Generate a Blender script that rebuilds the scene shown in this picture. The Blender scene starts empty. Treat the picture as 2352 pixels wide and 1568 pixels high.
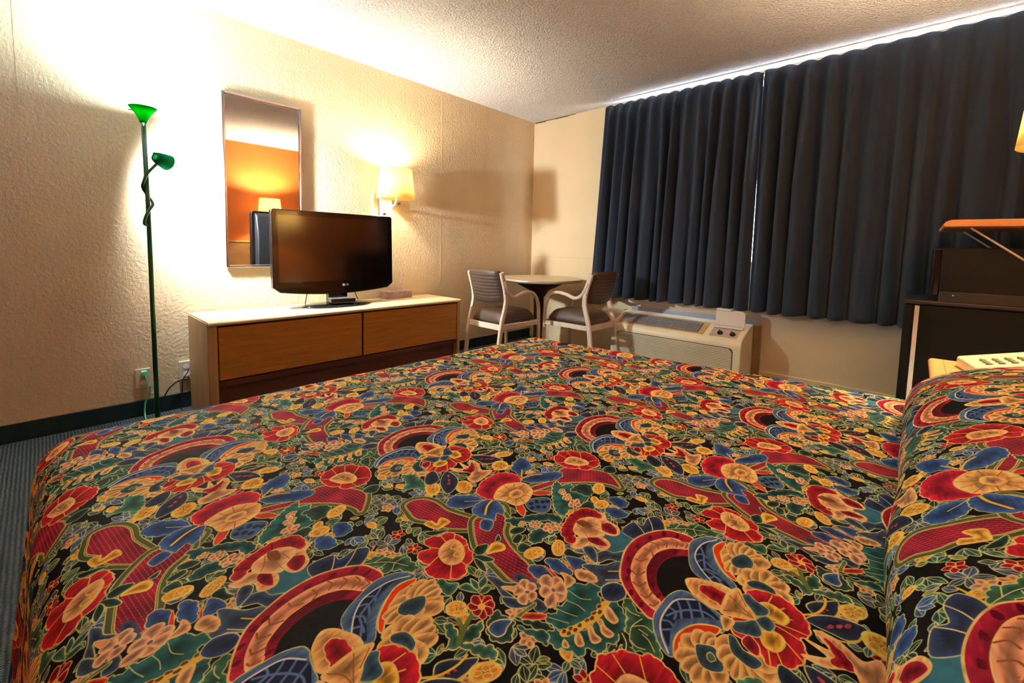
# Motel room: floral bed, oak dresser with television, dining corner, dark curtains
import bpy, bmesh, math, random
import numpy as np
from mathutils import Vector, Matrix, noise as mnoise
# ---- printed cloth: outlines of one repeat in millimetres, drawn by code (kind, colour, outline, width, style, points)
PRINT=[
('p','teal','',0,0,[2752,-3394,2751,-3371,2768,-3350,2798,-3349,2795,-3383,2780,-3403,2760,-3419]),
('r','crim','',1.4,2,[2459,-3538,2458,-3522,2470,-3507,2491,-3500,2521,-3501,2552,-3493,2572,-3485,2582,-3464,2579,-3427,2600,-3441,2620,-3471,2648,-3495,2686,-3513,2707,-3538,2689,-3535,2649,-3530,2620,-3526,2591,-3504,2575,-3515,2554,-3531,2524,-3537,2500,-3548,2478,-3544]),
('r','crim','',1.4,2,[2588,-3501,2574,-3481,2586,-3448,2608,-3450,2628,-3478,2650,-3492,2672,-3499,2702,-3506,2727,-3520,2706,-3539,2675,-3536,2644,-3530,2622,-3526]),
('r','crim','',1.4,2,[2584,-3346,2592,-3323,2600,-3296,2590,-3261,2593,-3242,2618,-3224,2658,-3205,2680,-3211,2708,-3236,2692,-3237,2659,-3252,2628,-3280,2612,-3301,2600,-3335,2591,-3351]),
('p','tg','y',1.6,3,[2609,-3313,2607,-3295,2622,-3301,2630,-3285,2653,-3297,2669,-3291,2683,-3307,2681,-3326,2690,-3338,2675,-3355,2677,-3378,2661,-3377,2643,-3361,2624,-3337]),
('p','tg','y',1.6,3,[2610,-3455,2616,-3437,2626,-3432,2629,-3418,2645,-3396,2661,-3385,2678,-3385,2682,-3400,2664,-3405,2655,-3417,2641,-3434,2635,-3454,2622,-3454]),
('p','tg','y',1.6,3,[2665,-3460,2660,-3445,2665,-3431,2684,-3416,2692,-3415,2691,-3427,2684,-3444,2685,-3457,2675,-3467]),
('p','dg','c',1.3,3,[2650,-3480,2648,-3465,2657,-3464,2662,-3479,2656,-3485]),
('p','dg','c',1.3,3,[2634,-3469,2635,-3454,2648,-3446,2651,-3457,2644,-3470]),
('p','dg','c',1.3,3,[2643,-3306,2644,-3276,2662,-3265,2679,-3282,2678,-3301,2656,-3303]),
('p','dg','c',1.3,3,[2683,-3341,2685,-3314,2701,-3315,2704,-3333,2692,-3341]),
('p','dg','c',1.2,3,[2666,-3488,2666,-3475,2682,-3474,2684,-3484,2675,-3493]),
('p','dg','c',1.2,3,[2724,-3451,2724,-3439,2737,-3439,2749,-3434,2745,-3449,2733,-3454]),
('p','blu2','c',1.4,0,[2603,-3389,2612,-3365,2631,-3353,2649,-3384,2627,-3403]),
('p','navy','',0,0,[2617,-3384,2618,-3386,2618,-3388,2617,-3390,2615,-3391,2613,-3391,2611,-3390,2610,-3388,2610,-3385,2611,-3383,2614,-3382,2616,-3382,2617,-3384]),
('p','navy','',0,0,[2620,-3372,2622,-3374,2622,-3377,2621,-3379,2619,-3380,2617,-3380,2615,-3378,2613,-3376,2613,-3373,2614,-3371,2616,-3370,2618,-3371,2620,-3372]),
('p','navy','',0,0,[2630,-3366,2630,-3368,2630,-3371,2629,-3373,2627,-3374,2625,-3373,2623,-3372,2622,-3370,2622,-3367,2624,-3365,2626,-3364,2628,-3364,2630,-3366]),
('p','navy','',0,0,[2635,-3360,2636,-3362,2636,-3364,2634,-3366,2632,-3366,2630,-3366,2628,-3365,2628,-3362,2628,-3360,2629,-3358,2631,-3357,2633,-3357,2635,-3360]),
('p','navy','',0,0,[2626,-3392,2627,-3394,2626,-3397,2625,-3399,2624,-3400,2622,-3399,2620,-3398,2619,-3396,2619,-3394,2620,-3392,2622,-3391,2624,-3391,2626,-3392]),
('p','navy','',0,0,[2632,-3384,2633,-3386,2633,-3388,2632,-3390,2630,-3390,2628,-3390,2626,-3388,2625,-3386,2625,-3384,2626,-3382,2628,-3381,2630,-3381,2632,-3382]),
('p','navy','',0,0,[2640,-3376,2641,-3379,2641,-3381,2640,-3383,2637,-3384,2635,-3384,2634,-3382,2633,-3380,2633,-3378,2634,-3376,2636,-3374,2638,-3375,2640,-3376]),
('p','red2','c',2,0,[2594,-3360,2603,-3343,2620,-3334,2621,-3343,2607,-3359]),
('p','red2','c',2,0,[2595,-3407,2597,-3396,2618,-3408,2626,-3423,2613,-3421]),
('p','tg','c',1.6,3,[2771,-3518,2763,-3502,2766,-3487,2776,-3483,2781,-3474,2797,-3468,2798,-3485,2808,-3484,2811,-3500,2810,-3517,2803,-3536,2792,-3558,2773,-3560,2766,-3557,2766,-3549,2774,-3543,2768,-3536,2773,-3525]),
('l','cl','',1.1,0,[2766,-3504,2784,-3504,2795,-3496]),
('l','cl','',1.1,0,[2772,-3519,2786,-3515,2798,-3516]),
('l','cl','',1.1,0,[2769,-3537,2782,-3534,2795,-3529]),
('l','cl','',1.1,0,[2769,-3554,2781,-3549,2792,-3544]),
('p','tg','c',1.6,3,[2815,-3480,2827,-3480,2841,-3492,2847,-3508,2845,-3517,2847,-3531,2840,-3536,2841,-3551,2835,-3556,2825,-3556,2826,-3571,2816,-3573,2806,-3577,2798,-3582,2787,-3579,2779,-3570,2784,-3560,2799,-3560,2809,-3542,2814,-3524,2814,-3501]),
('l','gy','',9.5,0,[2811,-3480,2812,-3494,2812,-3511,2810,-3522,2805,-3537,2800,-3549,2795,-3560]),
('p','brn','y',1,0,[2807,-3482,2808,-3483,2809,-3485,2809,-3487,2808,-3489,2807,-3490,2806,-3490,2805,-3489,2804,-3487,2804,-3485,2805,-3483,2806,-3482,2807,-3482]),
('p','brn','y',1,0,[2808,-3494,2810,-3495,2810,-3497,2810,-3499,2809,-3501,2808,-3502,2807,-3502,2806,-3501,2805,-3499,2805,-3497,2806,-3495,2808,-3494,2808,-3494]),
('p','brn','y',1,0,[2809,-3507,2811,-3508,2810,-3510,2810,-3512,2809,-3514,2808,-3515,2807,-3515,2806,-3514,2805,-3512,2806,-3510,2807,-3508,2808,-3507,2809,-3507]),
('p','brn','y',1,0,[2807,-3522,2809,-3523,2809,-3524,2808,-3527,2808,-3528,2806,-3529,2805,-3529,2804,-3528,2804,-3527,2804,-3525,2805,-3523,2806,-3522,2807,-3522]),
('p','brn','y',1,0,[2804,-3534,2805,-3535,2806,-3537,2806,-3539,2805,-3540,2804,-3541,2802,-3541,2801,-3540,2801,-3539,2801,-3537,2801,-3535,2802,-3534,2804,-3534]),
('p','brn','y',1,0,[2798,-3545,2799,-3546,2800,-3548,2800,-3550,2799,-3551,2798,-3552,2797,-3552,2796,-3551,2795,-3550,2795,-3548,2796,-3546,2797,-3545,2798,-3545]),
('p','brn','y',1,0,[2795,-3554,2796,-3555,2796,-3557,2796,-3559,2795,-3560,2794,-3561,2792,-3560,2792,-3560,2792,-3558,2791,-3556,2792,-3554,2793,-3554,2795,-3554]),
('p','brn','y',1,0,[2813,-3501,2814,-3502,2815,-3504,2815,-3506,2814,-3508,2813,-3509,2812,-3509,2810,-3508,2810,-3506,2810,-3504,2810,-3502,2812,-3501,2813,-3501]),
('p','brn','y',1,0,[2810,-3515,2811,-3516,2812,-3518,2812,-3520,2811,-3522,2810,-3523,2809,-3523,2807,-3522,2807,-3520,2807,-3518,2807,-3516,2809,-3515,2810,-3515]),
('p','brn','y',1,0,[2804,-3542,2804,-3543,2805,-3545,2805,-3547,2804,-3549,2803,-3550,2802,-3550,2801,-3549,2800,-3547,2800,-3545,2801,-3544,2802,-3543,2804,-3542]),
('p','brn','y',1,0,[2800,-3552,2801,-3553,2802,-3554,2802,-3556,2801,-3558,2800,-3559,2798,-3559,2798,-3558,2797,-3557,2797,-3555,2797,-3553,2799,-3552,2800,-3552]),
('p','pch','y',1.7,1,[2814,-3495,2818,-3491,2830,-3497,2835,-3502,2832,-3509,2820,-3506]),
('p','pch','y',1.7,1,[2816,-3518,2819,-3513,2827,-3519,2839,-3521,2837,-3529,2828,-3529,2822,-3522]),
('p','pch','y',1.7,1,[2811,-3532,2815,-3529,2822,-3535,2831,-3537,2830,-3544,2825,-3547,2817,-3540]),
('p','pch','y',1.7,1,[2806,-3550,2809,-3547,2816,-3552,2820,-3557,2816,-3562,2810,-3559]),
('p','pch','y',1.7,1,[2800,-3566,2808,-3569,2807,-3573,2803,-3574]),
('l','dg','',7,0,[2846,-3514,2855,-3522,2859,-3535,2854,-3544,2848,-3544,2849,-3538]),
('l','cl','',1.6,0,[2846,-3514,2855,-3522,2859,-3535,2854,-3544,2848,-3544,2849,-3538]),
('p','fg','c',1.4,3,[2827,-3472,2833,-3459,2846,-3473,2866,-3471,2875,-3489,2890,-3507,2893,-3519,2877,-3520,2865,-3524,2855,-3513,2846,-3505,2841,-3489]),
('l','cl','',1.3,0,[2834,-3477,2842,-3480,2852,-3478]),
('l','cl','',1.3,0,[2855,-3513,2851,-3498,2856,-3480]),
('l','cl','',1.3,0,[2851,-3498,2862,-3488,2873,-3490]),
('l','cl','',1.3,0,[2865,-3500,2874,-3503,2884,-3512]),
('l','cl','',1.3,0,[2858,-3516,2866,-3519,2875,-3516]),
('l','cl','',1.3,0,[2859,-3496,2870,-3497]),
('p','fg','c',1.4,3,[2817,-3297,2822,-3271,2839,-3265,2849,-3247,2864,-3249,2884,-3250,2881,-3263,2865,-3272,2853,-3291,2843,-3283,2831,-3295]),
('l','cl','',1.2,0,[2818,-3297,2841,-3273,2870,-3258]),
('l','cl','',1.2,0,[2828,-3286,2830,-3270]),
('l','cl','',1.2,0,[2842,-3275,2844,-3289]),
('l','cl','',1.2,0,[2852,-3268,2859,-3277]),
('l','cl','',1.2,0,[2850,-3268,2853,-3250]),
('p','slt','c',1.4,1,[2670,-3559,2680,-3550,2695,-3549,2707,-3540,2709,-3546,2698,-3558,2706,-3559,2720,-3560,2707,-3568,2692,-3563]),
('p','slt','c',1.4,1,[2708,-3570,2722,-3560,2732,-3559,2745,-3546,2742,-3559,2732,-3571,2721,-3576]),
('p','slt','c',1.2,1,[2740,-3543,2754,-3541,2762,-3546,2758,-3556,2748,-3556]),
('p','blu','y',1.4,1,[2701,-3507,2707,-3497,2718,-3492,2740,-3494,2728,-3515,2711,-3514]),
('p','blu','y',1.4,1,[2710,-3480,2720,-3469,2733,-3468,2757,-3477,2739,-3490,2721,-3486]),
('p','blu','y',1.4,1,[2730,-3456,2743,-3447,2760,-3446,2756,-3470,2742,-3464]),
('p','slt','',0,1,[2694,-3532,2704,-3523,2728,-3522,2736,-3526,2724,-3535,2708,-3538]),
('p','red2','y',1,0,[2717,-3490,2742,-3494,2737,-3498]),
('p','red2','y',1,0,[2732,-3464,2757,-3470,2753,-3472]),
('p','slt','c',1.5,1,[2757,-3454,2765,-3444,2781,-3432,2796,-3411,2811,-3440,2799,-3456,2796,-3470,2782,-3470,2783,-3459,2768,-3457]),
('p','nvy2','c',1.6,1,[2796,-3470,2804,-3452,2818,-3449,2826,-3462,2820,-3478,2807,-3484]),
('p','slt','c',1.4,1,[2761,-3424,2768,-3407,2780,-3403,2792,-3389,2799,-3410,2781,-3419,2772,-3434]),
('l','gy','',2,0,[2790,-3439,2803,-3428]),
('l','cl','',1.6,0,[2794,-3455,2810,-3441]),
('p','nvy2','c',1.5,1,[2768,-3351,2767,-3331,2773,-3315,2786,-3314,2785,-3288,2799,-3275,2818,-3299,2809,-3314,2798,-3343,2789,-3355]),
('l','cl','',1.6,0,[2785,-3288,2797,-3303,2807,-3322]),
('l','cl','',1.6,0,[2773,-3315,2789,-3325,2800,-3335]),
('l','gy','',2.4,0,[2800,-3267,2813,-3289,2819,-3304]),
('p','pnk','y',1.3,1,[2728,-3542,2722,-3531,2716,-3526,2709,-3530,2710,-3538,2716,-3543]),
('p','pnk','y',1.3,1,[2728,-3542,2733,-3535,2732,-3529,2726,-3525,2718,-3529,2720,-3535]),
('p','pnk','y',1.3,1,[2728,-3542,2734,-3549,2739,-3550,2742,-3543,2738,-3536,2733,-3536]),
('p','pnk','y',1.3,1,[2728,-3542,2723,-3552,2724,-3559,2731,-3562,2738,-3558,2735,-3551]),
('p','pnk','y',1.3,1,[2728,-3542,2716,-3540,2710,-3542,2709,-3550,2717,-3556,2723,-3552]),
('p','lil','y',1,0,[2730,-3540,2730,-3542,2729,-3544,2727,-3545,2726,-3545,2724,-3543,2725,-3541,2726,-3540,2728,-3539]),
('p','pnk','y',1.3,1,[2751,-3518,2741,-3505,2731,-3501,2726,-3509,2730,-3519,2739,-3522]),
('p','pnk','y',1.3,1,[2751,-3518,2756,-3506,2754,-3498,2746,-3494,2739,-3499,2742,-3507]),
('p','pnk','y',1.3,1,[2751,-3518,2762,-3526,2768,-3526,2770,-3516,2765,-3508,2759,-3508]),
('p','pnk','y',1.3,1,[2751,-3518,2750,-3532,2754,-3541,2762,-3543,2766,-3535,2763,-3526]),
('p','pnk','y',1.3,1,[2751,-3518,2740,-3517,2736,-3522,2739,-3532,2747,-3535,2751,-3530]),
('p','pnk','y',1.3,1,[2751,-3518,2761,-3516,2766,-3511,2761,-3502,2752,-3498,2749,-3504]),
('p','lil','y',1,0,[2754,-3515,2754,-3518,2754,-3520,2752,-3520,2750,-3520,2748,-3518,2748,-3515,2750,-3514,2752,-3514]),
('p','pch','y',1.4,1,[2742,-3486,2754,-3482,2765,-3485,2761,-3503,2752,-3492]),
('p','pch','y',1.4,1,[2756,-3472,2758,-3463,2774,-3457,2787,-3465,2773,-3477,2764,-3479]),
('p','pch','y',1.4,0,[2696,-3558,2706,-3548,2713,-3547,2712,-3554]),
('p','red2','y',1.2,1,[2745,-3569,2764,-3553,2766,-3561,2747,-3578]),
('p','olv','c',1.3,0,[2739,-3581,2742,-3559,2745,-3548,2748,-3552,2745,-3567,2744,-3580]),
('p','dg','c',1.4,3,[2737,-3582,2752,-3575,2767,-3564,2784,-3563,2774,-3575,2758,-3579,2748,-3582]),
('p','tg','c',1.4,3,[2747,-3588,2762,-3583,2776,-3572,2784,-3574,2789,-3586,2772,-3588,2758,-3591]),
('p','dg','c',1.6,3,[2722,-3614,2716,-3602,2715,-3589,2726,-3589,2743,-3587,2748,-3596,2756,-3608,2750,-3616,2740,-3622,2730,-3620]),
('p','blu','y',1.7,1,[2725,-3613,2724,-3604,2730,-3594,2739,-3588,2741,-3598,2744,-3607,2740,-3615,2730,-3616]),
('p','pg','y',1.6,3,[2689,-3649,2682,-3642,2688,-3638,2698,-3639,2705,-3642,2706,-3629,2714,-3611,2723,-3624,2723,-3636,2717,-3644,2734,-3633,2745,-3626,2758,-3634,2749,-3642,2734,-3647,2720,-3650,2710,-3662,2703,-3666,2705,-3657]),
('l','olv','',6,0,[2690,-3629,2704,-3636,2711,-3648]),
('l','olv','',6,0,[2697,-3612,2703,-3630,2712,-3648]),
('p','red','y',1.3,1,[2698,-3597,2696,-3588,2692,-3584,2685,-3585,2684,-3591,2689,-3595]),
('p','red','y',1.3,1,[2698,-3597,2703,-3589,2702,-3582,2696,-3578,2691,-3582,2692,-3589]),
('p','red','y',1.3,1,[2698,-3597,2707,-3594,2711,-3590,2708,-3584,2701,-3582,2698,-3587]),
('p','red','y',1.3,1,[2698,-3597,2708,-3602,2714,-3601,2716,-3596,2710,-3591,2704,-3592]),
('p','red','y',1.3,1,[2698,-3597,2702,-3606,2706,-3610,2712,-3610,2713,-3604,2708,-3600]),
('p','red','y',1.3,1,[2698,-3597,2693,-3603,2692,-3608,2698,-3612,2704,-3610,2704,-3604]),
('p','red','y',1.3,1,[2698,-3597,2688,-3598,2684,-3602,2684,-3608,2691,-3610,2696,-3606]),
('p','red','y',1.3,1,[2698,-3597,2690,-3591,2683,-3589,2678,-3594,2683,-3601,2690,-3601]),
('p','gold','y',1,0,[2701,-3594,2702,-3597,2702,-3600,2699,-3601,2696,-3601,2694,-3599,2694,-3596,2696,-3594,2699,-3593]),
('p','pg','c',1.4,3,[2655,-3596,2658,-3584,2671,-3583,2680,-3585,2667,-3593]),
('p','pg','c',1.4,3,[2656,-3576,2668,-3574,2677,-3581,2668,-3583]),
('p','pg','c',1.4,3,[2669,-3573,2668,-3560,2677,-3565,2677,-3578]),
('p','pg','c',1.4,3,[2681,-3585,2679,-3572,2686,-3567,2688,-3578]),
('p','pg','c',1.4,3,[2628,-3612,2628,-3601,2639,-3601,2650,-3592,2656,-3605,2652,-3615]),
('p','gold','y',1.8,1,[2686,-3626,2681,-3630,2675,-3632,2670,-3631,2665,-3626,2665,-3620,2667,-3614,2672,-3610,2678,-3608,2684,-3610,2688,-3614,2689,-3620,2686,-3626]),
('p','gold2','y',1.2,0,[2675,-3619,2674,-3620,2672,-3621,2671,-3621,2670,-3619,2670,-3618,2670,-3616,2672,-3615,2673,-3614,2675,-3614,2676,-3615,2676,-3617,2675,-3619]),
('p','gold2','y',1.2,0,[2683,-3618,2682,-3620,2680,-3620,2679,-3620,2678,-3619,2678,-3617,2678,-3615,2680,-3614,2681,-3613,2683,-3613,2684,-3615,2684,-3616,2683,-3618]),
('p','gold2','y',1.2,0,[2677,-3626,2676,-3628,2674,-3628,2672,-3628,2671,-3627,2671,-3625,2672,-3623,2674,-3622,2676,-3621,2677,-3622,2678,-3623,2678,-3625,2677,-3626]),
('p','gold2','y',1.2,0,[2684,-3625,2683,-3626,2681,-3627,2679,-3627,2678,-3625,2678,-3624,2680,-3622,2681,-3621,2683,-3620,2684,-3620,2685,-3621,2686,-3623,2684,-3625]),
('p','nvy3','c',1.8,1,[2712,-3683,2718,-3669,2729,-3659,2741,-3647,2744,-3658,2742,-3672,2737,-3684,2727,-3695]),
('p','pk2','',0,0,[2728,-3683,2728,-3684,2728,-3685,2727,-3686,2726,-3687,2724,-3687,2724,-3687,2724,-3686,2724,-3685,2725,-3684,2726,-3683,2727,-3683,2728,-3683]),
('p','pk2','',0,0,[2730,-3677,2731,-3678,2731,-3679,2730,-3680,2729,-3680,2728,-3681,2727,-3680,2727,-3680,2727,-3679,2727,-3678,2728,-3677,2730,-3677,2730,-3677]),
('p','pk2','',0,0,[2734,-3671,2734,-3671,2734,-3673,2733,-3674,2732,-3674,2731,-3674,2730,-3674,2730,-3673,2730,-3672,2730,-3671,2732,-3671,2734,-3670,2734,-3671]),
('l','gy','',2.6,0,[2740,-3683,2744,-3670,2744,-3660]),
('p','gold','y',1.8,1,[2768,-3639,2771,-3644,2770,-3651,2766,-3659,2760,-3665,2753,-3668,2748,-3667,2744,-3662,2744,-3654,2749,-3647,2755,-3641,2763,-3638,2768,-3639]),
('p','gold2','y',1.2,0,[2756,-3656,2756,-3657,2756,-3659,2755,-3661,2754,-3662,2752,-3663,2750,-3663,2749,-3661,2749,-3660,2750,-3658,2752,-3656,2754,-3655,2756,-3656]),
('p','gold2','y',1.2,0,[2758,-3646,2759,-3647,2759,-3649,2758,-3651,2757,-3653,2755,-3653,2753,-3653,2752,-3652,2752,-3650,2753,-3648,2755,-3646,2756,-3645,2758,-3646]),
('p','gold2','y',1.2,0,[2765,-3650,2766,-3652,2766,-3654,2764,-3656,2763,-3657,2761,-3658,2759,-3658,2758,-3656,2759,-3654,2760,-3652,2762,-3651,2763,-3650,2765,-3650]),
('p','gold2','y',1.2,0,[2766,-3642,2767,-3643,2767,-3645,2766,-3647,2765,-3649,2763,-3649,2761,-3649,2760,-3648,2760,-3646,2761,-3644,2763,-3642,2764,-3641,2766,-3642]),
('p','nvy3','c',1.8,1,[3007,-3346,3017,-3329,3037,-3315,3063,-3310,3063,-3327,3049,-3346,3034,-3348,3018,-3349]),
('p','pk2','',0,0,[3034,-3335,3034,-3337,3033,-3339,3031,-3341,3029,-3342,3028,-3342,3027,-3341,3028,-3339,3029,-3336,3030,-3334,3033,-3333,3034,-3333,3034,-3334]),
('p','pk2','',0,0,[3042,-3326,3042,-3329,3041,-3331,3040,-3333,3038,-3334,3036,-3334,3036,-3333,3036,-3330,3037,-3328,3039,-3326,3040,-3325,3042,-3325,3042,-3326]),
('p','pk2','',0,0,[3050,-3319,3050,-3321,3049,-3324,3047,-3326,3045,-3327,3044,-3327,3043,-3325,3044,-3323,3045,-3320,3046,-3318,3048,-3317,3050,-3317,3050,-3319]),
('l','gy','',3,0,[3002,-3342,3016,-3326,3023,-3306,3023,-3291]),
('l','gy','',2.6,0,[3023,-3353,3039,-3354,3054,-3344,3060,-3330]),
('p','crim','y',2.6,1,[2866,-3471,2847,-3467,2832,-3459,2817,-3448,2805,-3434,2795,-3407,2790,-3382,2791,-3353,2801,-3324,2817,-3301,2834,-3292,2860,-3292,2867,-3336,2870,-3390,2867,-3431]),
('p','sal','y',1.2,1,[2865,-3457,2849,-3454,2834,-3445,2820,-3431,2810,-3408,2806,-3383,2808,-3355,2818,-3329,2832,-3312,2852,-3307,2859,-3305,2861,-3319,2847,-3330,2836,-3341,2827,-3361,2826,-3380,2828,-3400,2837,-3420,2849,-3434,2864,-3441]),
('l','brn2','',2.2,0,[2809,-3393,2817,-3392,2822,-3381]),
('l','brn2','',2.2,0,[2811,-3364,2821,-3363,2826,-3371]),
('l','brn2','',2.2,0,[2812,-3344,2821,-3342,2826,-3350]),
('l','brn2','',2.2,0,[2821,-3327,2830,-3327,2834,-3339]),
('l','brn2','',2.2,0,[2832,-3315,2842,-3315,2845,-3328]),
('l','brn2','',2.2,0,[2845,-3309,2855,-3309,2856,-3321]),
('l','brn2','',2.2,0,[2824,-3434,2833,-3435,2837,-3424]),
('l','brn2','',2.2,0,[2814,-3417,2824,-3419,2829,-3407]),
('l','brn2','',2.2,0,[2840,-3446,2848,-3446,2850,-3433]),
('l','brn2','',2.2,0,[2855,-3454,2860,-3452,2862,-3443]),
('p','crd','',0,0,[2818,-3432,2819,-3435,2819,-3437,2818,-3439,2817,-3439,2815,-3439,2814,-3437,2813,-3434,2812,-3432,2814,-3430,2816,-3429,2816,-3430,2818,-3432]),
('p','crd','',0,0,[2814,-3418,2815,-3421,2815,-3423,2814,-3425,2813,-3426,2811,-3425,2809,-3423,2808,-3420,2808,-3417,2810,-3415,2812,-3415,2812,-3416,2814,-3418]),
('p','crd','',0,0,[2804,-3397,2804,-3400,2805,-3403,2804,-3405,2802,-3404,2800,-3404,2799,-3402,2798,-3398,2798,-3395,2799,-3393,2801,-3394,2803,-3394,2804,-3397]),
('p','crd','',0,0,[2804,-3364,2804,-3368,2804,-3370,2804,-3372,2802,-3372,2800,-3371,2798,-3369,2798,-3366,2798,-3363,2799,-3360,2800,-3360,2802,-3362,2804,-3364]),
('p','crd','',0,0,[2810,-3333,2810,-3337,2811,-3340,2810,-3342,2808,-3343,2806,-3340,2804,-3338,2804,-3334,2804,-3332,2805,-3330,2806,-3328,2808,-3331,2810,-3333]),
('p','crd','',0,0,[2823,-3308,2824,-3312,2824,-3315,2823,-3317,2820,-3318,2819,-3316,2817,-3314,2816,-3310,2816,-3307,2817,-3304,2819,-3304,2821,-3305,2822,-3308]),
('p','crd','',0,0,[2840,-3299,2840,-3302,2840,-3306,2839,-3308,2838,-3308,2836,-3307,2834,-3304,2834,-3301,2834,-3297,2835,-3295,2836,-3294,2838,-3296,2840,-3299]),
('p','crd','',0,0,[2831,-3449,2832,-3452,2832,-3454,2831,-3455,2830,-3456,2828,-3455,2827,-3454,2826,-3451,2826,-3449,2827,-3447,2828,-3446,2830,-3447,2831,-3449]),
('p','crd','',0,0,[2849,-3459,2850,-3461,2849,-3464,2848,-3465,2847,-3466,2845,-3465,2844,-3463,2844,-3461,2844,-3459,2845,-3457,2846,-3457,2848,-3457,2849,-3459]),
('p','crd','',0,0,[2838,-3401,2839,-3403,2839,-3406,2838,-3408,2837,-3408,2835,-3407,2834,-3405,2833,-3403,2833,-3400,2834,-3398,2836,-3397,2838,-3398,2838,-3400]),
('p','crd','',0,0,[2833,-3379,2834,-3382,2833,-3384,2832,-3386,2831,-3387,2829,-3386,2828,-3384,2828,-3381,2827,-3378,2828,-3376,2830,-3375,2832,-3376,2833,-3379]),
('p','crd','',0,0,[2835,-3356,2836,-3359,2836,-3362,2836,-3364,2834,-3365,2832,-3364,2831,-3361,2830,-3358,2830,-3355,2830,-3353,2832,-3353,2834,-3354,2835,-3356]),
('p','crd','',0,0,[2849,-3338,2850,-3341,2850,-3344,2849,-3346,2848,-3346,2846,-3346,2844,-3342,2844,-3340,2843,-3336,2844,-3334,2846,-3334,2848,-3334,2849,-3338]),
('p','crd','',0,0,[2849,-3420,2849,-3422,2849,-3425,2849,-3427,2847,-3427,2846,-3426,2844,-3424,2843,-3422,2843,-3418,2844,-3418,2846,-3417,2847,-3418,2849,-3420]),
('p','crd','',0,0,[2860,-3431,2861,-3433,2860,-3435,2860,-3437,2858,-3438,2857,-3437,2856,-3435,2855,-3432,2856,-3430,2857,-3428,2858,-3428,2859,-3428,2860,-3430]),
('p','blk','cr2',1.6,0,[2866,-3336,2850,-3350,2843,-3364,2840,-3381,2842,-3398,2848,-3414,2857,-3425,2868,-3431,2875,-3412,2894,-3405,2891,-3375,2878,-3357]),
('p','ste','c',1.2,1,[2864,-3331,2857,-3303,2867,-3276,2882,-3264,2893,-3264,2890,-3296,2897,-3316,2911,-3333,2931,-3348,2926,-3362,2910,-3367,2894,-3366,2879,-3361,2870,-3348]),
('p','navy','',0,0,[2871,-3324,2872,-3293,2884,-3269,2878,-3290,2884,-3317,2899,-3339,2925,-3355,2909,-3360,2893,-3354,2878,-3341]),
('l','ste2','',3,0,[2871,-3324,2879,-3316,2886,-3319]),
('l','ste2','',3,0,[2877,-3339,2883,-3328,2896,-3334]),
('l','ste2','',3,0,[2886,-3350,2894,-3341,2903,-3343]),
('l','ste2','',3,0,[2899,-3359,2905,-3349,2913,-3351]),
('l','ste2','',3,0,[2872,-3302,2880,-3315,2890,-3342,2903,-3348,2917,-3358]),
('l','wht','',2.2,0,[2886,-3267,2872,-3293,2871,-3325,2884,-3346,2903,-3361]),
('p','org','y',2,0,[2887,-3291,2894,-3266,2899,-3269,2898,-3294,2910,-3318,2929,-3336,2922,-3338,2905,-3324]),
('p','ste','c',1.4,1,[2865,-3467,2865,-3451,2868,-3425,2877,-3407,2888,-3403,2897,-3406,2912,-3409,2928,-3412,2935,-3429,2928,-3435,2916,-3442,2901,-3459,2895,-3474,2898,-3491,2902,-3503,2895,-3506,2883,-3498,2872,-3484]),
('p','navy','',0,0,[2875,-3468,2873,-3450,2878,-3428,2892,-3414,2904,-3409,2918,-3414,2928,-3420,2916,-3426,2900,-3441,2889,-3454,2888,-3473,2894,-3495,2884,-3484]),
('l','ste2','',3,0,[2875,-3442,2884,-3444,2886,-3455]),
('l','ste2','',3,0,[2880,-3426,2887,-3436,2892,-3448]),
('l','ste2','',3,0,[2889,-3417,2896,-3427,2902,-3439]),
('l','ste2','',3,0,[2902,-3411,2907,-3421,2912,-3430]),
('l','ste2','',3,0,[2876,-3465,2883,-3462,2887,-3465]),
('l','ste2','',3,0,[2881,-3478,2887,-3472]),
('l','ste2','',3,0,[2877,-3456,2885,-3442,2897,-3429,2910,-3421,2922,-3422]),
('l','wht','',2.4,0,[2896,-3503,2882,-3486,2874,-3467,2874,-3443,2879,-3424,2896,-3410]),
('p','org','y',2,0,[2902,-3502,2896,-3484,2897,-3468,2905,-3450,2917,-3438,2931,-3432,2929,-3445,2912,-3455,2903,-3470,2903,-3486]),
('p','gld','y',1.3,1,[2925,-3290,2912,-3277,2902,-3276,2897,-3291,2903,-3304,2912,-3303]),
('p','gld','y',1.3,1,[2925,-3290,2912,-3286,2904,-3291,2903,-3307,2910,-3316,2917,-3309]),
('p','gld','y',1.3,1,[2925,-3290,2914,-3298,2909,-3310,2911,-3325,2919,-3325,2924,-3313]),
('p','gld','y',1.3,1,[2925,-3290,2917,-3306,2916,-3319,2922,-3328,2928,-3322,2929,-3309]),
('p','gld','y',1.3,1,[2925,-3290,2918,-3267,2909,-3256,2901,-3263,2903,-3281,2911,-3290]),
('p','gld','y',1.3,1,[2925,-3290,2925,-3265,2921,-3250,2912,-3250,2909,-3267,2914,-3280]),
('p','gld','y',1.3,1,[2925,-3290,2931,-3273,2932,-3259,2926,-3250,2918,-3258,2918,-3272]),
('p','gld','y',1.3,1,[2925,-3290,2936,-3283,2940,-3271,2937,-3255,2930,-3253,2926,-3266]),
('p','gld','y',1.3,1,[2925,-3290,2938,-3291,2947,-3282,2950,-3265,2942,-3258,2934,-3268]),
('p','gld','y',1.3,1,[2925,-3290,2941,-3295,2953,-3290,2959,-3273,2951,-3263,2940,-3270]),
('p','gld','y',1.3,1,[2925,-3290,2932,-3308,2939,-3312,2946,-3302,2943,-3287,2936,-3284]),
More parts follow.
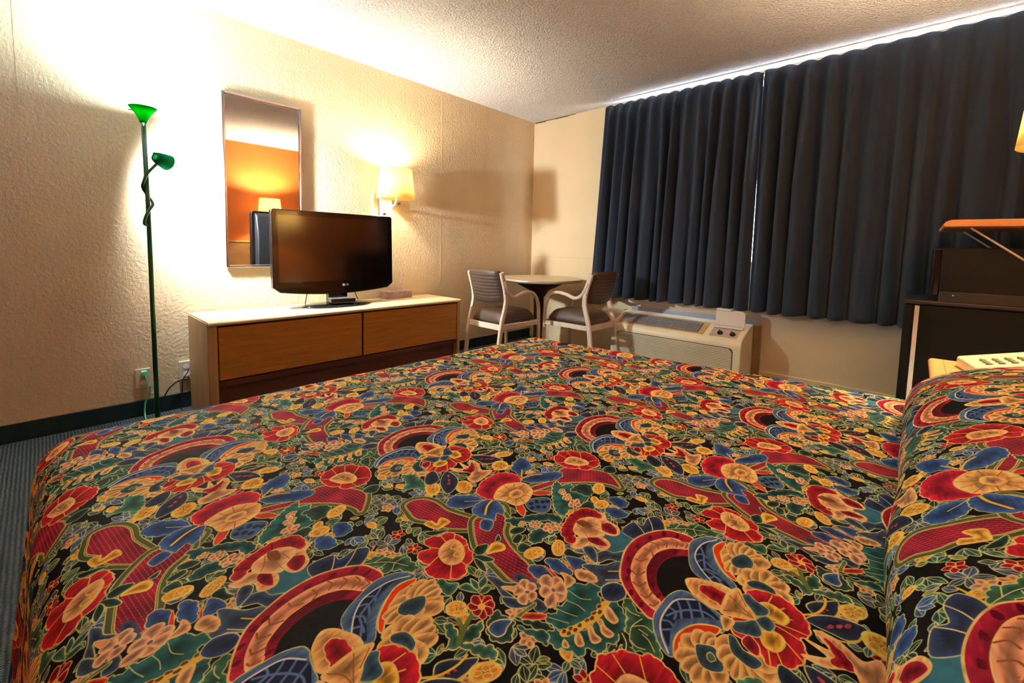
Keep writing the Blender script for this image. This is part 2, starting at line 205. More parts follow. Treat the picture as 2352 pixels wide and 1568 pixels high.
('p','gld','y',1.3,1,[2925,-3290,2925,-3310,2927,-3321,2934,-3320,2938,-3306,2935,-3297]),
('p','dkb','y',1.2,1,[2913,-3299,2919,-3281,2927,-3273,2939,-3284,2939,-3301,2929,-3308,2920,-3310]),
('p','gld','y',1.3,1,[2957,-3324,2944,-3314,2934,-3315,2928,-3328,2933,-3341,2943,-3339]),
('p','gld','y',1.3,1,[2957,-3324,2947,-3306,2938,-3300,2930,-3310,2934,-3327,2943,-3331]),
('p','gld','y',1.3,1,[2957,-3324,2955,-3303,2951,-3293,2943,-3299,2941,-3315,2946,-3323]),
('p','gld','y',1.3,1,[2957,-3324,2963,-3307,2964,-3293,2957,-3287,2950,-3296,2951,-3310]),
('p','gld','y',1.3,1,[2957,-3324,2968,-3321,2974,-3312,2974,-3296,2967,-3291,2962,-3302]),
('p','gld','y',1.3,1,[2957,-3324,2971,-3328,2981,-3322,2986,-3305,2980,-3297,2969,-3303]),
('p','gld','y',1.3,1,[2957,-3324,2972,-3338,2984,-3341,2993,-3329,2988,-3316,2975,-3314]),
('p','gld','y',1.3,1,[2957,-3324,2967,-3344,2976,-3352,2984,-3344,2982,-3328,2972,-3322]),
('p','gld','y',1.3,1,[2957,-3324,2945,-3323,2939,-3329,2938,-3345,2943,-3352,2950,-3344]),
('p','dkb','y',1.2,1,[2940,-3332,2947,-3320,2958,-3317,2970,-3320,2973,-3330,2961,-3331,2947,-3337]),
('p','gld','y',1.3,1,[2933,-3477,2919,-3469,2908,-3471,2901,-3483,2908,-3492,2919,-3489]),
('p','gld','y',1.3,1,[2933,-3477,2919,-3464,2909,-3461,2900,-3471,2905,-3483,2916,-3484]),
('p','gld','y',1.3,1,[2933,-3477,2927,-3458,2918,-3449,2909,-3454,2910,-3469,2919,-3476]),
('p','gld','y',1.3,1,[2933,-3477,2934,-3458,2930,-3446,2922,-3446,2918,-3459,2922,-3470]),
('p','gld','y',1.3,1,[2933,-3477,2940,-3463,2940,-3452,2934,-3447,2926,-3454,2926,-3465]),
('p','gld','y',1.3,1,[2933,-3477,2916,-3479,2905,-3487,2901,-3501,2910,-3505,2920,-3496]),
('p','gld','y',1.3,1,[2933,-3477,2919,-3486,2912,-3498,2912,-3510,2922,-3510,2927,-3498]),
('p','gld','y',1.3,1,[2933,-3477,2924,-3495,2921,-3508,2926,-3517,2934,-3510,2935,-3496]),
('p','gld','y',1.3,1,[2933,-3477,2931,-3498,2935,-3509,2942,-3510,2946,-3498,2943,-3487]),
('p','gld','y',1.3,1,[2933,-3477,2938,-3495,2945,-3502,2953,-3497,2953,-3484,2946,-3478]),
('p','gld','y',1.3,1,[2933,-3477,2940,-3487,2947,-3487,2952,-3477,2949,-3466,2942,-3467]),
('p','gld','y',1.3,1,[2933,-3477,2941,-3476,2944,-3471,2941,-3461,2934,-3458,2931,-3464]),
('p','dkb','y',1.2,1,[2916,-3474,2923,-3466,2934,-3462,2945,-3474,2947,-3485,2937,-3493,2926,-3492]),
('p','tg2','c',1.4,0,[2935,-3472,2937,-3474,2938,-3477,2936,-3480,2935,-3482,2933,-3482,2931,-3481,2930,-3479,2929,-3476,2930,-3473,2931,-3471,2933,-3471,2935,-3472]),
('p','gld','y',1.3,1,[2959,-3447,2948,-3436,2938,-3436,2932,-3450,2936,-3462,2947,-3460]),
('p','gld','y',1.3,1,[2959,-3447,2946,-3447,2939,-3453,2937,-3468,2944,-3474,2951,-3467]),
('p','gld','y',1.3,1,[2959,-3447,2949,-3458,2944,-3469,2948,-3479,2957,-3477,2960,-3466]),
('p','gld','y',1.3,1,[2959,-3447,2954,-3468,2954,-3482,2961,-3485,2968,-3475,2968,-3463]),
('p','gld','y',1.3,1,[2959,-3447,2961,-3473,2966,-3487,2974,-3486,2978,-3471,2973,-3458]),
('p','gld','y',1.3,1,[2959,-3447,2970,-3470,2980,-3478,2990,-3472,2988,-3457,2977,-3449]),
('p','gld','y',1.3,1,[2959,-3447,2974,-3462,2987,-3464,2997,-3453,2993,-3440,2980,-3439]),
('p','gld','y',1.3,1,[2959,-3447,2974,-3456,2985,-3454,2993,-3441,2988,-3430,2975,-3433]),
('p','dkb','y',1.2,1,[2941,-3434,2948,-3432,2958,-3442,2972,-3443,2978,-3448,2971,-3460,2957,-3458,2948,-3453]),
('p','gld','y',2.4,1,[2877,-3384,2885,-3372,2899,-3365,2914,-3359,2928,-3362,2930,-3382,2927,-3400,2919,-3407,2904,-3405,2888,-3399]),
('p','red','y',1.8,1,[2893,-3385,2898,-3375,2909,-3370,2928,-3374,2927,-3396,2916,-3395,2902,-3393]),
('p','red','y',2,1,[2942,-3355,2951,-3338,2968,-3330,2982,-3328,2994,-3333,3005,-3342,3013,-3360,3012,-3376,3006,-3382,3013,-3400,3012,-3416,3004,-3431,2993,-3441,2981,-3444,2973,-3433,2961,-3436,2953,-3429,2940,-3420]),
('l','gy','',1.8,0,[2962,-3384,2967,-3357,2970,-3334]),
('l','gy','',1.8,0,[2962,-3384,2975,-3363,2985,-3345]),
('l','gy','',1.8,0,[2962,-3384,2979,-3369,2995,-3359]),
('l','gy','',1.8,0,[2962,-3384,2990,-3376,3013,-3372]),
('l','gy','',1.8,0,[2962,-3384,2986,-3383,3008,-3387]),
('l','gy','',1.8,0,[2962,-3384,2990,-3398,3012,-3416]),
('l','gy','',1.8,0,[2962,-3384,2982,-3411,2996,-3437]),
('l','gy','',1.8,0,[2962,-3384,2976,-3413,2985,-3443]),
('p','gold','y',1.8,1,[2960,-3361,2967,-3351,2980,-3352,2992,-3360,2988,-3375,2977,-3376,2969,-3374]),
('p','gold','y',1.8,1,[2969,-3406,2978,-3395,2989,-3395,2993,-3408,2986,-3422,2975,-3421]),
('p','dkb2','c',1.4,1,[2939,-3365,2946,-3352,2955,-3358,2970,-3362,2970,-3374,2959,-3384,2953,-3376]),
('p','dkb2','c',1.4,1,[2961,-3391,2970,-3376,2980,-3383,2978,-3396,2970,-3398]),
('p','dkb2','c',1.4,1,[2940,-3413,2952,-3401,2961,-3391,2970,-3404,2968,-3414,2956,-3420,2945,-3423]),
('p','gld','y',1.8,1,[2925,-3370,2934,-3351,2945,-3370,2959,-3383,2959,-3392,2944,-3401,2928,-3408,2925,-3400]),
('l','brn2','',1.2,0,[2928,-3372,2943,-3381,2958,-3389]),
('l','brn2','',1.2,0,[2928,-3402,2942,-3392,2958,-3390]),
('l','brn2','',1.2,0,[2935,-3357,2948,-3376]),
('p','gld','y',1.6,1,[2928,-3412,2941,-3409,2941,-3421,2936,-3430]),
('p','crim','y',1.4,1,[2955,-3427,2960,-3418,2971,-3426,2973,-3439,2965,-3440,2956,-3435]),
('p','pch','y',1.7,1,[2422,-3406,2445,-3390,2423,-3380,2446,-3377,2429,-3358,2451,-3354,2474,-3368,2489,-3354,2496,-3382,2495,-3407,2476,-3409,2467,-3390,2443,-3406]),
('p','red','y',1,1,[2446,-3396,2449,-3381,2438,-3360,2459,-3371,2468,-3388,2457,-3395]),
('p','gold','y',1.8,1,[2502,-3318,2506,-3326,2505,-3335,2501,-3342,2494,-3346,2486,-3345,2478,-3341,2474,-3333,2473,-3324,2477,-3316,2484,-3312,2493,-3312,2500,-3317]),
('p','gold2','y',1.2,0,[2488,-3331,2488,-3334,2488,-3336,2488,-3338,2486,-3339,2483,-3339,2481,-3337,2479,-3335,2480,-3332,2481,-3330,2483,-3329,2485,-3330,2487,-3331]),
('p','gold2','y',1.2,0,[2488,-3320,2490,-3322,2490,-3325,2489,-3327,2488,-3328,2485,-3327,2483,-3326,2481,-3323,2481,-3321,2481,-3319,2484,-3318,2486,-3318,2488,-3320]),
('p','gold2','y',1.2,0,[2499,-3330,2500,-3333,2500,-3335,2499,-3337,2497,-3338,2494,-3338,2492,-3336,2490,-3334,2491,-3331,2492,-3329,2494,-3328,2496,-3329,2499,-3330]),
('p','gold2','y',1.2,0,[2499,-3320,2500,-3322,2500,-3325,2500,-3327,2498,-3328,2495,-3328,2493,-3326,2491,-3324,2491,-3321,2492,-3319,2494,-3318,2496,-3318,2498,-3320]),
('p','gold','y',1.8,1,[2502,-3422,2508,-3430,2508,-3439,2504,-3446,2497,-3449,2488,-3448,2480,-3443,2473,-3435,2472,-3427,2475,-3419,2482,-3415,2492,-3416,2501,-3421]),
('p','gold2','y',1.2,0,[2488,-3434,2490,-3437,2491,-3439,2490,-3441,2488,-3442,2485,-3441,2483,-3440,2481,-3438,2480,-3435,2481,-3433,2483,-3432,2485,-3433,2488,-3434]),
('p','gold2','y',1.2,0,[2489,-3423,2491,-3425,2491,-3428,2490,-3430,2488,-3431,2486,-3430,2483,-3429,2481,-3426,2481,-3424,2481,-3422,2483,-3421,2486,-3421,2489,-3423]),
('p','gold2','y',1.2,0,[2500,-3434,2502,-3436,2502,-3438,2502,-3440,2500,-3441,2497,-3441,2494,-3439,2493,-3437,2492,-3435,2493,-3433,2494,-3432,2497,-3432,2500,-3434]),
('p','gold2','y',1.2,0,[2500,-3424,2501,-3426,2502,-3428,2500,-3430,2498,-3431,2496,-3431,2494,-3429,2492,-3427,2492,-3425,2492,-3423,2494,-3422,2497,-3422,2499,-3424]),
('p','gold','y',1.8,1,[2463,-3466,2470,-3475,2472,-3483,2469,-3489,2463,-3492,2454,-3490,2444,-3485,2438,-3478,2434,-3470,2438,-3463,2444,-3460,2454,-3461,2463,-3466]),
('p','gold2','y',1.2,0,[2452,-3477,2453,-3480,2454,-3482,2454,-3484,2452,-3484,2449,-3484,2446,-3482,2444,-3480,2444,-3478,2445,-3476,2446,-3475,2449,-3476,2452,-3477]),
('p','gold2','y',1.2,0,[2451,-3467,2453,-3469,2454,-3472,2453,-3473,2451,-3474,2449,-3474,2446,-3472,2444,-3470,2443,-3468,2443,-3466,2445,-3465,2448,-3465,2450,-3467]),
('p','gold2','y',1.2,0,[2464,-3478,2465,-3480,2466,-3483,2465,-3484,2464,-3485,2461,-3484,2458,-3482,2456,-3480,2456,-3478,2457,-3476,2458,-3475,2461,-3476,2464,-3478]),
('p','gold2','y',1.2,0,[2462,-3468,2464,-3471,2465,-3473,2464,-3475,2462,-3476,2460,-3476,2457,-3473,2455,-3471,2454,-3468,2454,-3467,2456,-3466,2459,-3466,2461,-3468]),
('p','nvy3','c',1.6,1,[2426,-3472,2407,-3454,2407,-3434,2438,-3447,2440,-3469]),
('p','nvy3','c',1.8,1,[2440,-3445,2426,-3420,2446,-3417,2470,-3427,2485,-3452,2484,-3468,2460,-3461]),
('p','pk2','',0,0,[2444,-3425,2445,-3427,2446,-3428,2444,-3430,2444,-3431,2442,-3430,2440,-3429,2438,-3427,2437,-3425,2438,-3424,2439,-3423,2441,-3424,2444,-3425]),
('p','pk2','',0,0,[2456,-3434,2457,-3436,2458,-3438,2457,-3439,2456,-3440,2454,-3439,2452,-3438,2450,-3436,2450,-3435,2450,-3433,2451,-3433,2453,-3433,2455,-3434]),
('p','pk2','',0,0,[2464,-3442,2466,-3444,2466,-3446,2466,-3447,2463,-3448,2461,-3448,2460,-3446,2459,-3444,2458,-3442,2459,-3441,2460,-3440,2462,-3440,2464,-3442]),
('p','red','y',1.8,1,[2570,-3599,2568,-3588,2574,-3578,2555,-3576,2554,-3561,2563,-3550,2564,-3539,2572,-3533,2584,-3530,2599,-3530,2614,-3539,2626,-3542,2637,-3556,2635,-3564,2644,-3572,2645,-3584,2637,-3595,2626,-3604,2615,-3610,2599,-3609,2597,-3599,2585,-3603]),
('l','gy','',1.8,0,[2585,-3568,2572,-3576]),
('l','gy','',1.8,0,[2594,-3578,2597,-3599]),
('l','gy','',1.8,0,[2583,-3554,2565,-3550]),
('l','gy','',1.8,0,[2586,-3543,2576,-3531]),
('l','gy','',1.8,0,[2606,-3543,2607,-3533]),
('l','gy','',1.8,0,[2619,-3577,2636,-3594]),
('l','gy','',1.8,0,[2624,-3564,2637,-3564]),
('p','pch','y',1.8,1,[2590,-3576,2581,-3558,2584,-3542,2599,-3540,2616,-3549,2625,-3564,2620,-3577,2608,-3582]),
('l','gy','',2.2,0,[2590,-3542,2595,-3557,2605,-3553,2609,-3564,2619,-3560,2621,-3570]),
('l','gy','',2.2,0,[2600,-3542,2605,-3553,2617,-3551,2619,-3560]),
('l','brn2','',1.2,0,[2592,-3571,2595,-3562]),
('l','brn2','',1.2,0,[2601,-3577,2606,-3567]),
('p','red','y',1.8,1,[2269,-3598,2256,-3583,2256,-3571,2251,-3557,2261,-3544,2268,-3533,2286,-3526,2296,-3517,2323,-3523,2342,-3540,2344,-3560,2340,-3571,2334,-3585,2318,-3589,2309,-3598,2287,-3602]),
('l','gy','',1.6,0,[2287,-3586,2275,-3597]),
('l','gy','',1.6,0,[2280,-3571,2254,-3568]),
('l','gy','',1.6,0,[2287,-3558,2263,-3545]),
('l','gy','',1.6,0,[2304,-3551,2286,-3527]),
('l','gy','',1.6,0,[2319,-3553,2332,-3534]),
('l','gy','',1.6,0,[2325,-3565,2343,-3564]),
('l','gy','',1.6,0,[2312,-3578,2325,-3588]),
('p','pch','y',1.8,1,[2286,-3588,2280,-3571,2286,-3554,2312,-3549,2326,-3559,2317,-3576,2301,-3585]),
('l','gy','',2,0,[2289,-3574,2305,-3569,2298,-3560,2316,-3558,2315,-3570,2300,-3576]),
('p','red','y',1.8,1,[2695,-3416,2687,-3392,2682,-3366,2688,-3338,2703,-3330,2720,-3332,2728,-3342,2715,-3352,2704,-3368,2705,-3390,2714,-3405,2727,-3418,2718,-3430,2705,-3423]),
('l','crd','',2,0,[2705,-3390,2690,-3403]),
('l','crd','',2,0,[2703,-3373,2684,-3367]),
('l','crd','',2,0,[2708,-3361,2691,-3342]),
('l','crd','',2,0,[2714,-3351,2704,-3333]),
('l','crd','',2,0,[2714,-3405,2702,-3420]),
('p','pch','y',1.4,1,[2717,-3356,2728,-3343,2723,-3324,2736,-3340,2758,-3345,2767,-3358,2763,-3370,2747,-3374,2731,-3361]),
('p','crim','y',1,1,[2733,-3359,2742,-3345,2758,-3351,2764,-3365,2745,-3370]),
('p','pch','y',1.4,1,[2722,-3409,2732,-3395,2750,-3384,2769,-3392,2765,-3411,2746,-3411,2738,-3428,2725,-3434,2726,-3421]),
('p','crim','y',1,1,[2734,-3398,2742,-3389,2766,-3395,2755,-3405,2739,-3406]),
('p','pch','y',1.4,1,[2707,-3397,2701,-3371,2711,-3352,2728,-3350,2742,-3370,2752,-3380,2734,-3399,2721,-3405]),
('p','brn3','',0,0,[2701,-3379,2707,-3367,2726,-3371,2718,-3382]),
('l','brn2','',1.1,0,[2704,-3380,2726,-3378,2747,-3376]),
('l','brn2','',1.1,0,[2704,-3383,2721,-3390,2732,-3398]),
('l','brn2','',1.1,0,[2704,-3374,2722,-3364,2735,-3362]),
('p','blu','c',1.4,1,[2514,-3324,2502,-3296,2500,-3276,2520,-3274,2544,-3293,2539,-3314,2548,-3331,2526,-3326]),
('p','blu','c',1.4,1,[2552,-3338,2555,-3310,2568,-3291,2591,-3263,2604,-3271,2603,-3296,2588,-3318,2574,-3335]),
('p','blu','c',1.4,1,[2510,-3491,2497,-3470,2508,-3453,2524,-3438,2547,-3436,2546,-3460,2534,-3481]),
('p','blu','c',1.4,1,[2555,-3474,2545,-3454,2547,-3434,2554,-3418,2583,-3428,2600,-3443,2589,-3450,2600,-3465,2588,-3470,2575,-3477]),
('p','blu','c',1.4,1,[2594,-3494,2584,-3482,2587,-3472,2601,-3470,2610,-3489,2602,-3494]),
('l','gy','',4,0,[2556,-3419,2562,-3443,2577,-3465]),
('l','gy','',2.6,0,[2548,-3333,2532,-3310]),
('l','gy','',3,0,[2550,-3341,2558,-3314,2571,-3296]),
('l','cl','',1.4,0,[2547,-3434,2536,-3449,2524,-3462]),
('p','mag','y',1.6,1,[2515,-3424,2509,-3411,2502,-3398,2502,-3382,2504,-3357,2516,-3339,2537,-3332,2557,-3344,2552,-3360,2541,-3376,2550,-3402,2560,-3422,2546,-3430,2528,-3431]),
('p','gld','y',1.8,1,[2556,-3419,2542,-3397,2540,-3374,2549,-3356,2565,-3343,2586,-3349,2598,-3364,2605,-3389,2598,-3409,2577,-3413]),
('l','brn2','',1.1,0,[2575,-3381,2554,-3416]),
('l','brn2','',1.1,0,[2575,-3381,2544,-3397]),
('l','brn2','',1.1,0,[2575,-3381,2541,-3376]),
('l','brn2','',1.1,0,[2575,-3381,2550,-3358]),
('l','brn2','',1.1,0,[2575,-3381,2566,-3345]),
('l','brn2','',1.1,0,[2575,-3381,2587,-3352]),
('l','brn2','',1.1,0,[2575,-3381,2599,-3370]),
('l','brn2','',1.1,0,[2575,-3381,2604,-3392]),
('l','brn2','',1.1,0,[2575,-3381,2596,-3407]),
('l','brn2','',1.1,0,[2575,-3381,2576,-3413]),
('p','pch','gy',1.8,1,[2579,-3368,2584,-3374,2586,-3382,2584,-3389,2580,-3394,2575,-3396,2570,-3393,2565,-3388,2564,-3381,2565,-3373,2568,-3368,2574,-3366,2579,-3368]),
('p','slt','c',1.5,1,[2740,-3424,2748,-3413,2761,-3420,2770,-3437,2754,-3434]),
('p','blu','c',1.3,1,[2708,-3283,2717,-3268,2742,-3270,2743,-3292,2725,-3294]),
('p','blu','c',1.3,1,[2719,-3316,2731,-3300,2756,-3302,2756,-3315,2743,-3328]),
('p','gold','y',1.8,1,[2688,-3257,2692,-3266,2691,-3274,2688,-3280,2683,-3282,2677,-3279,2671,-3273,2669,-3264,2668,-3255,2671,-3249,2676,-3247,2683,-3250,2688,-3257]),
('p','gold2','y',1.2,0,[2679,-3266,2680,-3268,2679,-3271,2678,-3272,2677,-3273,2675,-3272,2674,-3270,2673,-3268,2673,-3265,2674,-3263,2675,-3263,2677,-3264,2679,-3266]),
('p','gold2','y',1.2,0,[2679,-3255,2680,-3258,2681,-3260,2680,-3262,2679,-3262,2677,-3262,2675,-3260,2674,-3257,2674,-3254,2674,-3253,2677,-3252,2678,-3253,2679,-3255]),
('p','gold2','y',1.2,0,[2687,-3269,2687,-3271,2687,-3273,2686,-3275,2685,-3276,2683,-3274,2682,-3272,2682,-3270,2681,-3268,2682,-3266,2683,-3266,2685,-3266,2687,-3268]),
('p','gold2','y',1.2,0,[2686,-3259,2688,-3262,2688,-3264,2687,-3266,2686,-3266,2684,-3264,2682,-3262,2681,-3260,2681,-3258,2682,-3256,2683,-3256,2685,-3256,2686,-3259]),
('p','gold','y',1.8,1,[2718,-3298,2719,-3305,2718,-3312,2714,-3318,2709,-3321,2703,-3320,2699,-3316,2697,-3309,2698,-3301,2701,-3295,2707,-3292,2713,-3293,2717,-3297]),
('p','gold2','y',1.2,0,[2706,-3308,2707,-3310,2707,-3312,2706,-3314,2705,-3315,2703,-3314,2702,-3313,2701,-3311,2701,-3309,2702,-3307,2703,-3306,2705,-3307,2706,-3308]),
('p','gold2','y',1.2,0,[2709,-3299,2710,-3301,2709,-3303,2708,-3305,2707,-3305,2705,-3305,2704,-3303,2704,-3301,2704,-3299,2705,-3298,2706,-3297,2708,-3297,2709,-3299]),
('p','gold2','y',1.2,0,[2714,-3308,2715,-3310,2715,-3312,2714,-3314,2712,-3315,2711,-3314,2709,-3313,2709,-3311,2709,-3309,2709,-3307,2711,-3306,2712,-3307,2714,-3308]),
('p','gold2','y',1.2,0,[2716,-3300,2716,-3302,2716,-3304,2715,-3305,2714,-3306,2712,-3306,2711,-3304,2710,-3302,2711,-3300,2712,-3298,2713,-3298,2715,-3298,2716,-3299]),
('p','gold','y',1.8,1,[2698,-3467,2702,-3472,2701,-3480,2699,-3487,2695,-3493,2690,-3495,2684,-3494,2681,-3489,2680,-3482,2683,-3474,2687,-3468,2693,-3465,2698,-3466]),
('p','gold2','y',1.2,0,[2690,-3483,2691,-3485,2691,-3487,2691,-3489,2689,-3490,2688,-3491,2686,-3490,2685,-3489,2685,-3487,2685,-3485,2687,-3483,2688,-3482,2690,-3483]),
('p','gold2','y',1.2,0,[2691,-3473,2692,-3474,2692,-3476,2692,-3478,2689,-3480,2688,-3480,2686,-3480,2686,-3478,2686,-3476,2686,-3474,2688,-3473,2689,-3472,2691,-3473]),
('p','gold2','y',1.2,0,[2696,-3478,2698,-3480,2698,-3482,2697,-3484,2696,-3485,2695,-3486,2693,-3485,2692,-3484,2692,-3482,2692,-3480,2694,-3478,2696,-3478,2696,-3478]),
('p','gold2','y',1.2,0,[2697,-3469,2698,-3471,2698,-3473,2698,-3475,2697,-3476,2695,-3477,2694,-3477,2693,-3475,2692,-3473,2693,-3471,2694,-3469,2695,-3469,2697,-3469]),
('p','gold','y',1.8,1,[2720,-3442,2723,-3449,2724,-3456,2722,-3461,2716,-3463,2711,-3460,2705,-3454,2702,-3446,2701,-3439,2702,-3434,2707,-3432,2713,-3434,2719,-3441]),
('p','gold2','y',1.2,0,[2711,-3448,2712,-3452,2712,-3454,2712,-3454,2711,-3454,2709,-3454,2707,-3452,2706,-3450,2705,-3448,2706,-3446,2708,-3446,2709,-3447,2710,-3448]),
('p','gold2','y',1.2,0,[2711,-3439,2713,-3442,2713,-3444,2713,-3446,2710,-3446,2710,-3445,2708,-3443,2706,-3441,2706,-3438,2706,-3437,2708,-3437,2709,-3437,2711,-3439]),
('p','gold2','y',1.2,0,[2718,-3451,2719,-3453,2720,-3455,2720,-3457,2718,-3457,2717,-3456,2715,-3454,2714,-3452,2713,-3450,2714,-3448,2715,-3448,2716,-3449,2718,-3451]),
('p','gold2','y',1.2,0,[2718,-3443,2720,-3445,2720,-3447,2719,-3449,2717,-3449,2716,-3448,2714,-3446,2714,-3444,2713,-3442,2713,-3440,2715,-3440,2716,-3440,2718,-3443]),
('p','pnk','y',1.1,1,[2671,-3336,2679,-3340,2682,-3339,2683,-3332,2678,-3328,2674,-3329]),
('p','pnk','y',1.1,1,[2671,-3336,2673,-3344,2676,-3348,2680,-3348,2681,-3344,2678,-3340]),
('p','pnk','y',1.1,1,[2671,-3336,2665,-3337,2663,-3341,2666,-3347,2670,-3349,2673,-3345]),
('p','pnk','y',1.1,1,[2671,-3336,2666,-3328,2662,-3326,2660,-3331,2662,-3337,2667,-3339]),
('p','pnk','y',1.1,1,[2671,-3336,2675,-3331,2675,-3325,2670,-3320,2666,-3322,2667,-3327]),
('p','red','y',1,0,[2673,-3335,2673,-3336,2673,-3337,2672,-3338,2671,-3337,2670,-3336,2670,-3335,2670,-3334,2672,-3334]),
('p','pnk','y',1.1,1,[2634,-3318,2639,-3322,2641,-3321,2642,-3317,2638,-3314,2636,-3314]),
('p','pnk','y',1.1,1,[2634,-3318,2635,-3324,2637,-3328,2640,-3328,2640,-3324,2638,-3322]),
('p','pnk','y',1.1,1,[2634,-3318,2630,-3319,2629,-3322,2631,-3326,2634,-3327,2635,-3325]),
('p','pnk','y',1.1,1,[2634,-3318,2631,-3314,2628,-3312,2627,-3315,2628,-3319,2631,-3320]),
('p','pnk','y',1.1,1,[2634,-3318,2637,-3316,2636,-3312,2633,-3309,2630,-3309,2631,-3313]),
('p','red','y',1,0,[2636,-3318,2635,-3319,2635,-3320,2634,-3320,2633,-3320,2633,-3319,2634,-3318,2634,-3317,2634,-3317]),
('p','pnk','y',1.1,1,[2650,-3327,2656,-3330,2659,-3329,2658,-3324,2655,-3321,2652,-3322]),
('p','pnk','y',1.1,1,[2650,-3327,2652,-3334,2653,-3337,2656,-3337,2658,-3333,2655,-3330]),
('p','pnk','y',1.1,1,[2650,-3327,2646,-3328,2644,-3331,2646,-3336,2650,-3338,2651,-3335]),
('p','pnk','y',1.1,1,[2650,-3327,2646,-3322,2642,-3320,2641,-3323,2643,-3328,2647,-3330]),
('p','pnk','y',1.1,1,[2650,-3327,2653,-3323,2652,-3319,2649,-3316,2646,-3317,2646,-3321]),
('p','red','y',1,0,[2651,-3327,2652,-3328,2652,-3329,2651,-3329,2650,-3329,2649,-3328,2649,-3327,2649,-3326,2650,-3326]),
('p','pnk','y',1.1,1,[2676,-3418,2684,-3421,2687,-3419,2688,-3413,2683,-3409,2679,-3411]),
('p','pnk','y',1.1,1,[2676,-3418,2678,-3425,2680,-3429,2685,-3429,2686,-3424,2682,-3420]),
('p','pnk','y',1.1,1,[2676,-3418,2670,-3419,2668,-3423,2670,-3429,2676,-3431,2678,-3427]),
('p','pnk','y',1.1,1,[2676,-3418,2671,-3410,2667,-3409,2665,-3413,2667,-3419,2671,-3420]),
('p','pnk','y',1.1,1,[2676,-3418,2680,-3413,2680,-3408,2675,-3404,2671,-3404,2672,-3409]),
('p','red','y',1,0,[2677,-3417,2678,-3418,2678,-3419,2677,-3420,2675,-3420,2674,-3418,2674,-3416,2675,-3416,2676,-3416]),
('p','pnk','y',1.1,1,[2654,-3428,2660,-3430,2663,-3429,2662,-3424,2658,-3421,2655,-3422]),
('p','pnk','y',1.1,1,[2654,-3428,2654,-3433,2656,-3436,2660,-3436,2660,-3432,2658,-3430]),
('p','pnk','y',1.1,1,[2654,-3428,2649,-3429,2646,-3432,2649,-3437,2653,-3438,2654,-3434]),
('p','pnk','y',1.1,1,[2654,-3428,2649,-3423,2645,-3421,2644,-3425,2647,-3429,2650,-3430]),
('p','pnk','y',1.1,1,[2654,-3428,2656,-3424,2656,-3420,2652,-3417,2649,-3418,2650,-3422]),
('p','red','y',1,0,[2655,-3427,2655,-3428,2655,-3429,2654,-3429,2653,-3429,2652,-3428,2652,-3427,2653,-3426,2654,-3426]),
('p','pnk','y',1.1,1,[2638,-3441,2642,-3442,2644,-3441,2644,-3438,2641,-3436,2639,-3437]),
('p','pnk','y',1.1,1,[2638,-3441,2639,-3445,2640,-3447,2642,-3446,2643,-3444,2641,-3442]),
('p','pnk','y',1.1,1,[2638,-3441,2634,-3442,2633,-3444,2634,-3447,2637,-3448,2639,-3445]),
('p','pnk','y',1.1,1,[2638,-3441,2634,-3437,2632,-3436,2631,-3438,2633,-3442,2635,-3442]),
('p','pnk','y',1.1,1,[2638,-3441,2639,-3438,2639,-3435,2636,-3433,2634,-3434,2635,-3437]),
('p','red','y',1,0,[2638,-3440,2639,-3441,2639,-3442,2638,-3442,2637,-3442,2637,-3441,2637,-3440,2637,-3440,2638,-3440]),
('p','gold','y',1.7,1,[2641,-3528,2633,-3512,2636,-3500,2648,-3498,2655,-3505,2648,-3518]),
('p','dg','c',1.4,3,[2624,-3538,2620,-3526,2629,-3513,2638,-3529,2634,-3539]),
('p','dg','c',1.4,3,[2631,-3547,2639,-3534,2657,-3529,2651,-3541]),
('p','dg','c',1.4,3,[2634,-3547,2649,-3544,2664,-3553,2650,-3555]),
('p','dg','c',1.4,3,[2632,-3500,2626,-3486,2637,-3493]),
('p','gold','y',1.6,1,[2522,-3549,2524,-3536,2537,-3536,2529,-3520,2547,-3516,2549,-3529,2546,-3544]),
('p','dg','c',1.3,3,[2539,-3562,2544,-3553,2552,-3543,2561,-3532,2560,-3544,2552,-3559]),
('p','dg','c',1.3,3,[2363,-3564,2358,-3547,2369,-3534,2384,-3549,2377,-3563]),
('p','pg','c',1.4,3,[2374,-3489,2387,-3469,2404,-3469,2426,-3473,2451,-3493,2430,-3494,2416,-3516,2403,-3498]),
]
COL=dict(tg=(34,80,80),dg=(34,58,52),fg=(46,82,62),pg=(52,96,80),teal=(58,118,140),crim=(142,26,50),crd=(95,14,32),red=(166,28,44),mag=(185,34,62),red2=(215,62,50),
 gold=(238,186,72),gold2=(214,150,48),gld=(226,176,108),gy=(238,200,70),pch=(230,176,124),pnk=(226,172,140),sal=(232,160,122),brn=(110,64,14),brn2=(150,92,48),brn3=(120,72,44),
 blu=(52,86,150),blu2=(70,104,150),slt=(62,80,112),nvy2=(44,58,96),nvy3=(40,48,74),navy=(26,34,62),ste=(70,100,140),ste2=(92,120,172),dkb=(50,78,96),dkb2=(58,88,112),
 lil=(110,100,140),pk2=(190,70,90),org=(216,66,28),olv=(108,122,66),blk=(17,16,19),tg2=(90,120,90),cl=(228,218,150),y=(238,210,130),c=(206,208,140),wht=(226,232,232),cr2=(120,26,40))
